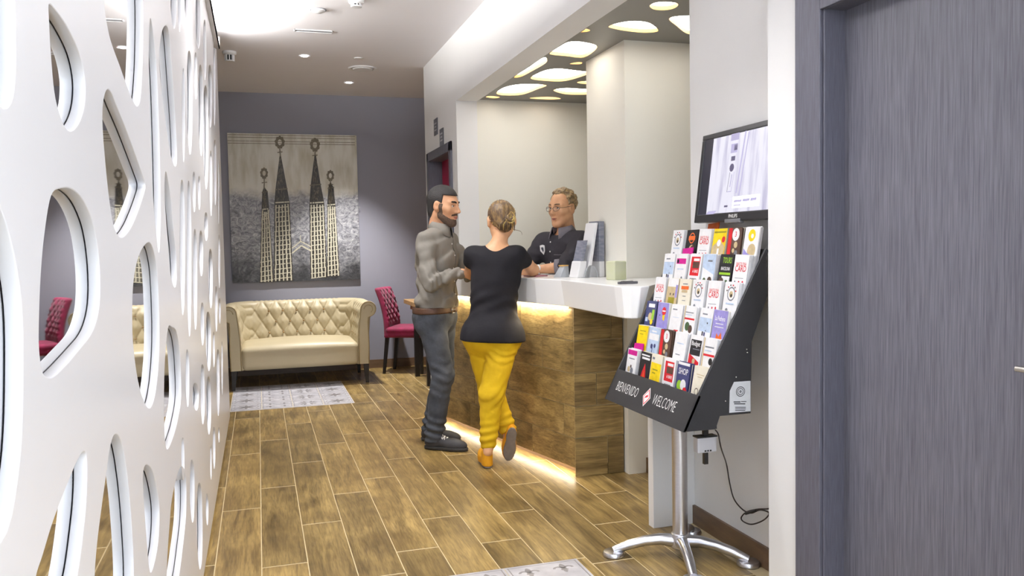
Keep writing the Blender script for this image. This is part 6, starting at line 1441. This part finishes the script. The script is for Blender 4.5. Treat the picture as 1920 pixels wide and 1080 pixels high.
def re_shirt(P):
    d = re_torso(P, 0.014)
    d = smin(d, limb(P, (rSl, rEl, cfL), (0.074, 0.064, 0.060), 0.03), 0.045); d = smin(d, limb(P, (rSr, rEr, cfR), (0.074, 0.064, 0.060), 0.03), 0.045)
    for e_ in (rEl, rEr):
        dist = np.linalg.norm(P - e_ - V(0, 0, 0.07), axis=1); d = d + 0.004 * np.sin(P[:, 2] * 110 + P[:, 1] * 40) * np.exp(-(dist / 0.11) ** 2)
    d = d + bumps(P, 30, 0.0025, 3.0)
    d = smax(d, 0.9 - P[:, 2], 0.01)
    for a, b_ in ((rEl, rWl), (rEr, rWr)):
        ax = nrm(b_ - a); d = np.maximum(d, np.where(np.linalg.norm(P - b_, axis=1) < 0.17, (P - a) @ ax - 0.06, -1))
    return smax(d, -rc(P, rc0 + V(0.03, 0, 1.47), rc0 + V(0.09, 0, 1.62), 0.060, 0.09), 0.006)
sdf_mesh('shirt', re_shirt, (-0.28, -0.42, 0.86), (0.52, 0.42, 1.6), 0.0068, M_shirtk, rt)
nk = rc0 + V(0.045, 0, 1.515)
vs = []
for k in range(n + 1):
    a = math.radians(26) + (2 * math.pi - math.radians(52)) * k / n; fr_ = abs(math.cos(a / 2)) ** 6
    for r_, z_ in ((0.066, -0.012), (0.070, 0.030), (0.075, 0.032), (0.096 + 0.022 * fr_, -0.014 - 0.034 * fr_), (0.091 + 0.020 * fr_, -0.018 - 0.034 * fr_)):
        vs.append(tuple(nk + R_ @ V(r_ * math.cos(a), r_ * math.sin(a) * 1.05, z_)))
o = MB().add(vs, fs := [(k * 5 + q, k * 5 + q + 1, (k + 1) * 5 + q + 1, (k + 1) * 5 + q) for k in range(n) for q in range(4)]).build('collar', M_trim, rt, smooth=True); md = o.modifiers.new('thick', 'SOLIDIFY'); md.thickness = 0.003
for a, b_ in ((rEl, rWl), (rEr, rWr)):
    ax = nrm(b_ - a); MB().tube([tuple(a + ax * 0.035), tuple(a + ax * 0.04), tuple(a + ax * 0.075), tuple(a + ax * 0.078)], [0.056, 0.062, 0.060, 0.05], 20).build('cuff', M_trim, rt, smooth=True)
# badge, placket, button
def shirt_x(y, z): return front_x(y, z, re_shirt, rc0[0] + 0.21)
yb, zb = 0.0, 1.315
bp_ = [(-0.026, 0.03), (0.0, 0.036), (0.026, 0.03), (0.024, -0.01), (0.0, -0.04), (-0.024, -0.01)]
yb, zb = -0.088, 1.375
b = MB(); b.add([(shirt_x(yb + u, zb + v) + 0.003, yb + u, zb + v) for u, v in bp_] + [(shirt_x(yb, zb) + 0.004, yb, zb)], [(i, (i + 1) % 6, 6) for i in range(6)]); bd = b.build('badge', M_card, rt)
b = MB(); b.add([(shirt_x(yb + u * 0.5, zb + v * 0.5) + 0.0055, yb + u * 0.5, zb + v * 0.5) for u, v in bp_] + [(shirt_x(yb, zb) + 0.0065, yb, zb)], [(i, (i + 1) % 6, 6) for i in range(6)]); b.build('emblem', mat('emblem_grey', sr(84, 88, 98), 0.6), bd)
for z in (1.28, 1.36, 1.43): MB().lathe([(0.006, 0), (0.006, 0.003)], (shirt_x(0, z) - 0.0005, 0.0, z), 10, Matrix.Rotation(math.pi / 2, 4, 'Y')).build('button', M_card, rt)
yp = 0.085; MB().tube([(shirt_x(yp + u, 1.335) + 0.002, yp + u, 1.335 + 0.05 * abs(u)) for u in np.linspace(-0.04, 0.04, 5)], 0.003, 6).build('pocket_edge', M_trim, rt, smooth=True)
ax = nrm(rWl - rEl); wc_ = rWl - ax * 0.006
MB().tube([tuple(wc_ - ax * 0.010), tuple(wc_ + ax * 0.010)], 0.036, 20).build('watch_strap', M_card, rt, smooth='auto')
wf = nrm(lr((0, 0, 0)) * 0 + W2L((0, 0, 0)) * 0 + (V(0.0, 0.0, 0.35) + (np.array((-0.35, -1.0, 0)) @ re_.R))); wf = nrm(wf - ax * np.dot(wf, ax))
Mw = Matrix.Identity(4); zc = Vector(wf); xc = Vector(ax); yc_ = zc.cross(xc)
for i in range(3): Mw[i][0], Mw[i][1], Mw[i][2] = xc[i], yc_[i], zc[i]
wpos = wc_ + wf * 0.032
wch = MB().lathe([(0.024, 0), (0.025, 0.006), (0.021, 0.011), (0.001, 0.011)], tuple(wpos), 20, Mw).build('watch_case', M_card, rt, smooth='auto')
MB().lathe([(0.012, 0.0112), (0.001, 0.0118)], tuple(wpos), 16, Mw).build('watch_dial', M_black_pl, wch)
sdf_mesh('trousers', lambda P: smax(smax(U(0.04, ell(P, (rp0[0], rp0[1], 0.94), (0.13, 0.175, 0.13)), limb(P, (rHr, rKr, rAr), (0.104, 0.074, 0.062)), limb(P, (rHl, rKl, rAl), (0.104, 0.074, 0.062))), P[:, 2] - 1.0, 0.006), 0.06 - P[:, 2], 0.006), (-0.32, -0.34, 0.02), (0.34, 0.34, 1.04), 0.009, mat('black_trousers', sr(32, 32, 36), 0.8), rt)
shoe('shoe', rAr + V(-0.06, 0, -0.086), rAr + V(0.22, 0, -0.086), M_shoek, M_solek, rt); shoe('shoe', rAl + V(-0.06, 0, -0.086), rAl + V(0.22, 0, -0.086), M_shoek, M_solek, rt)
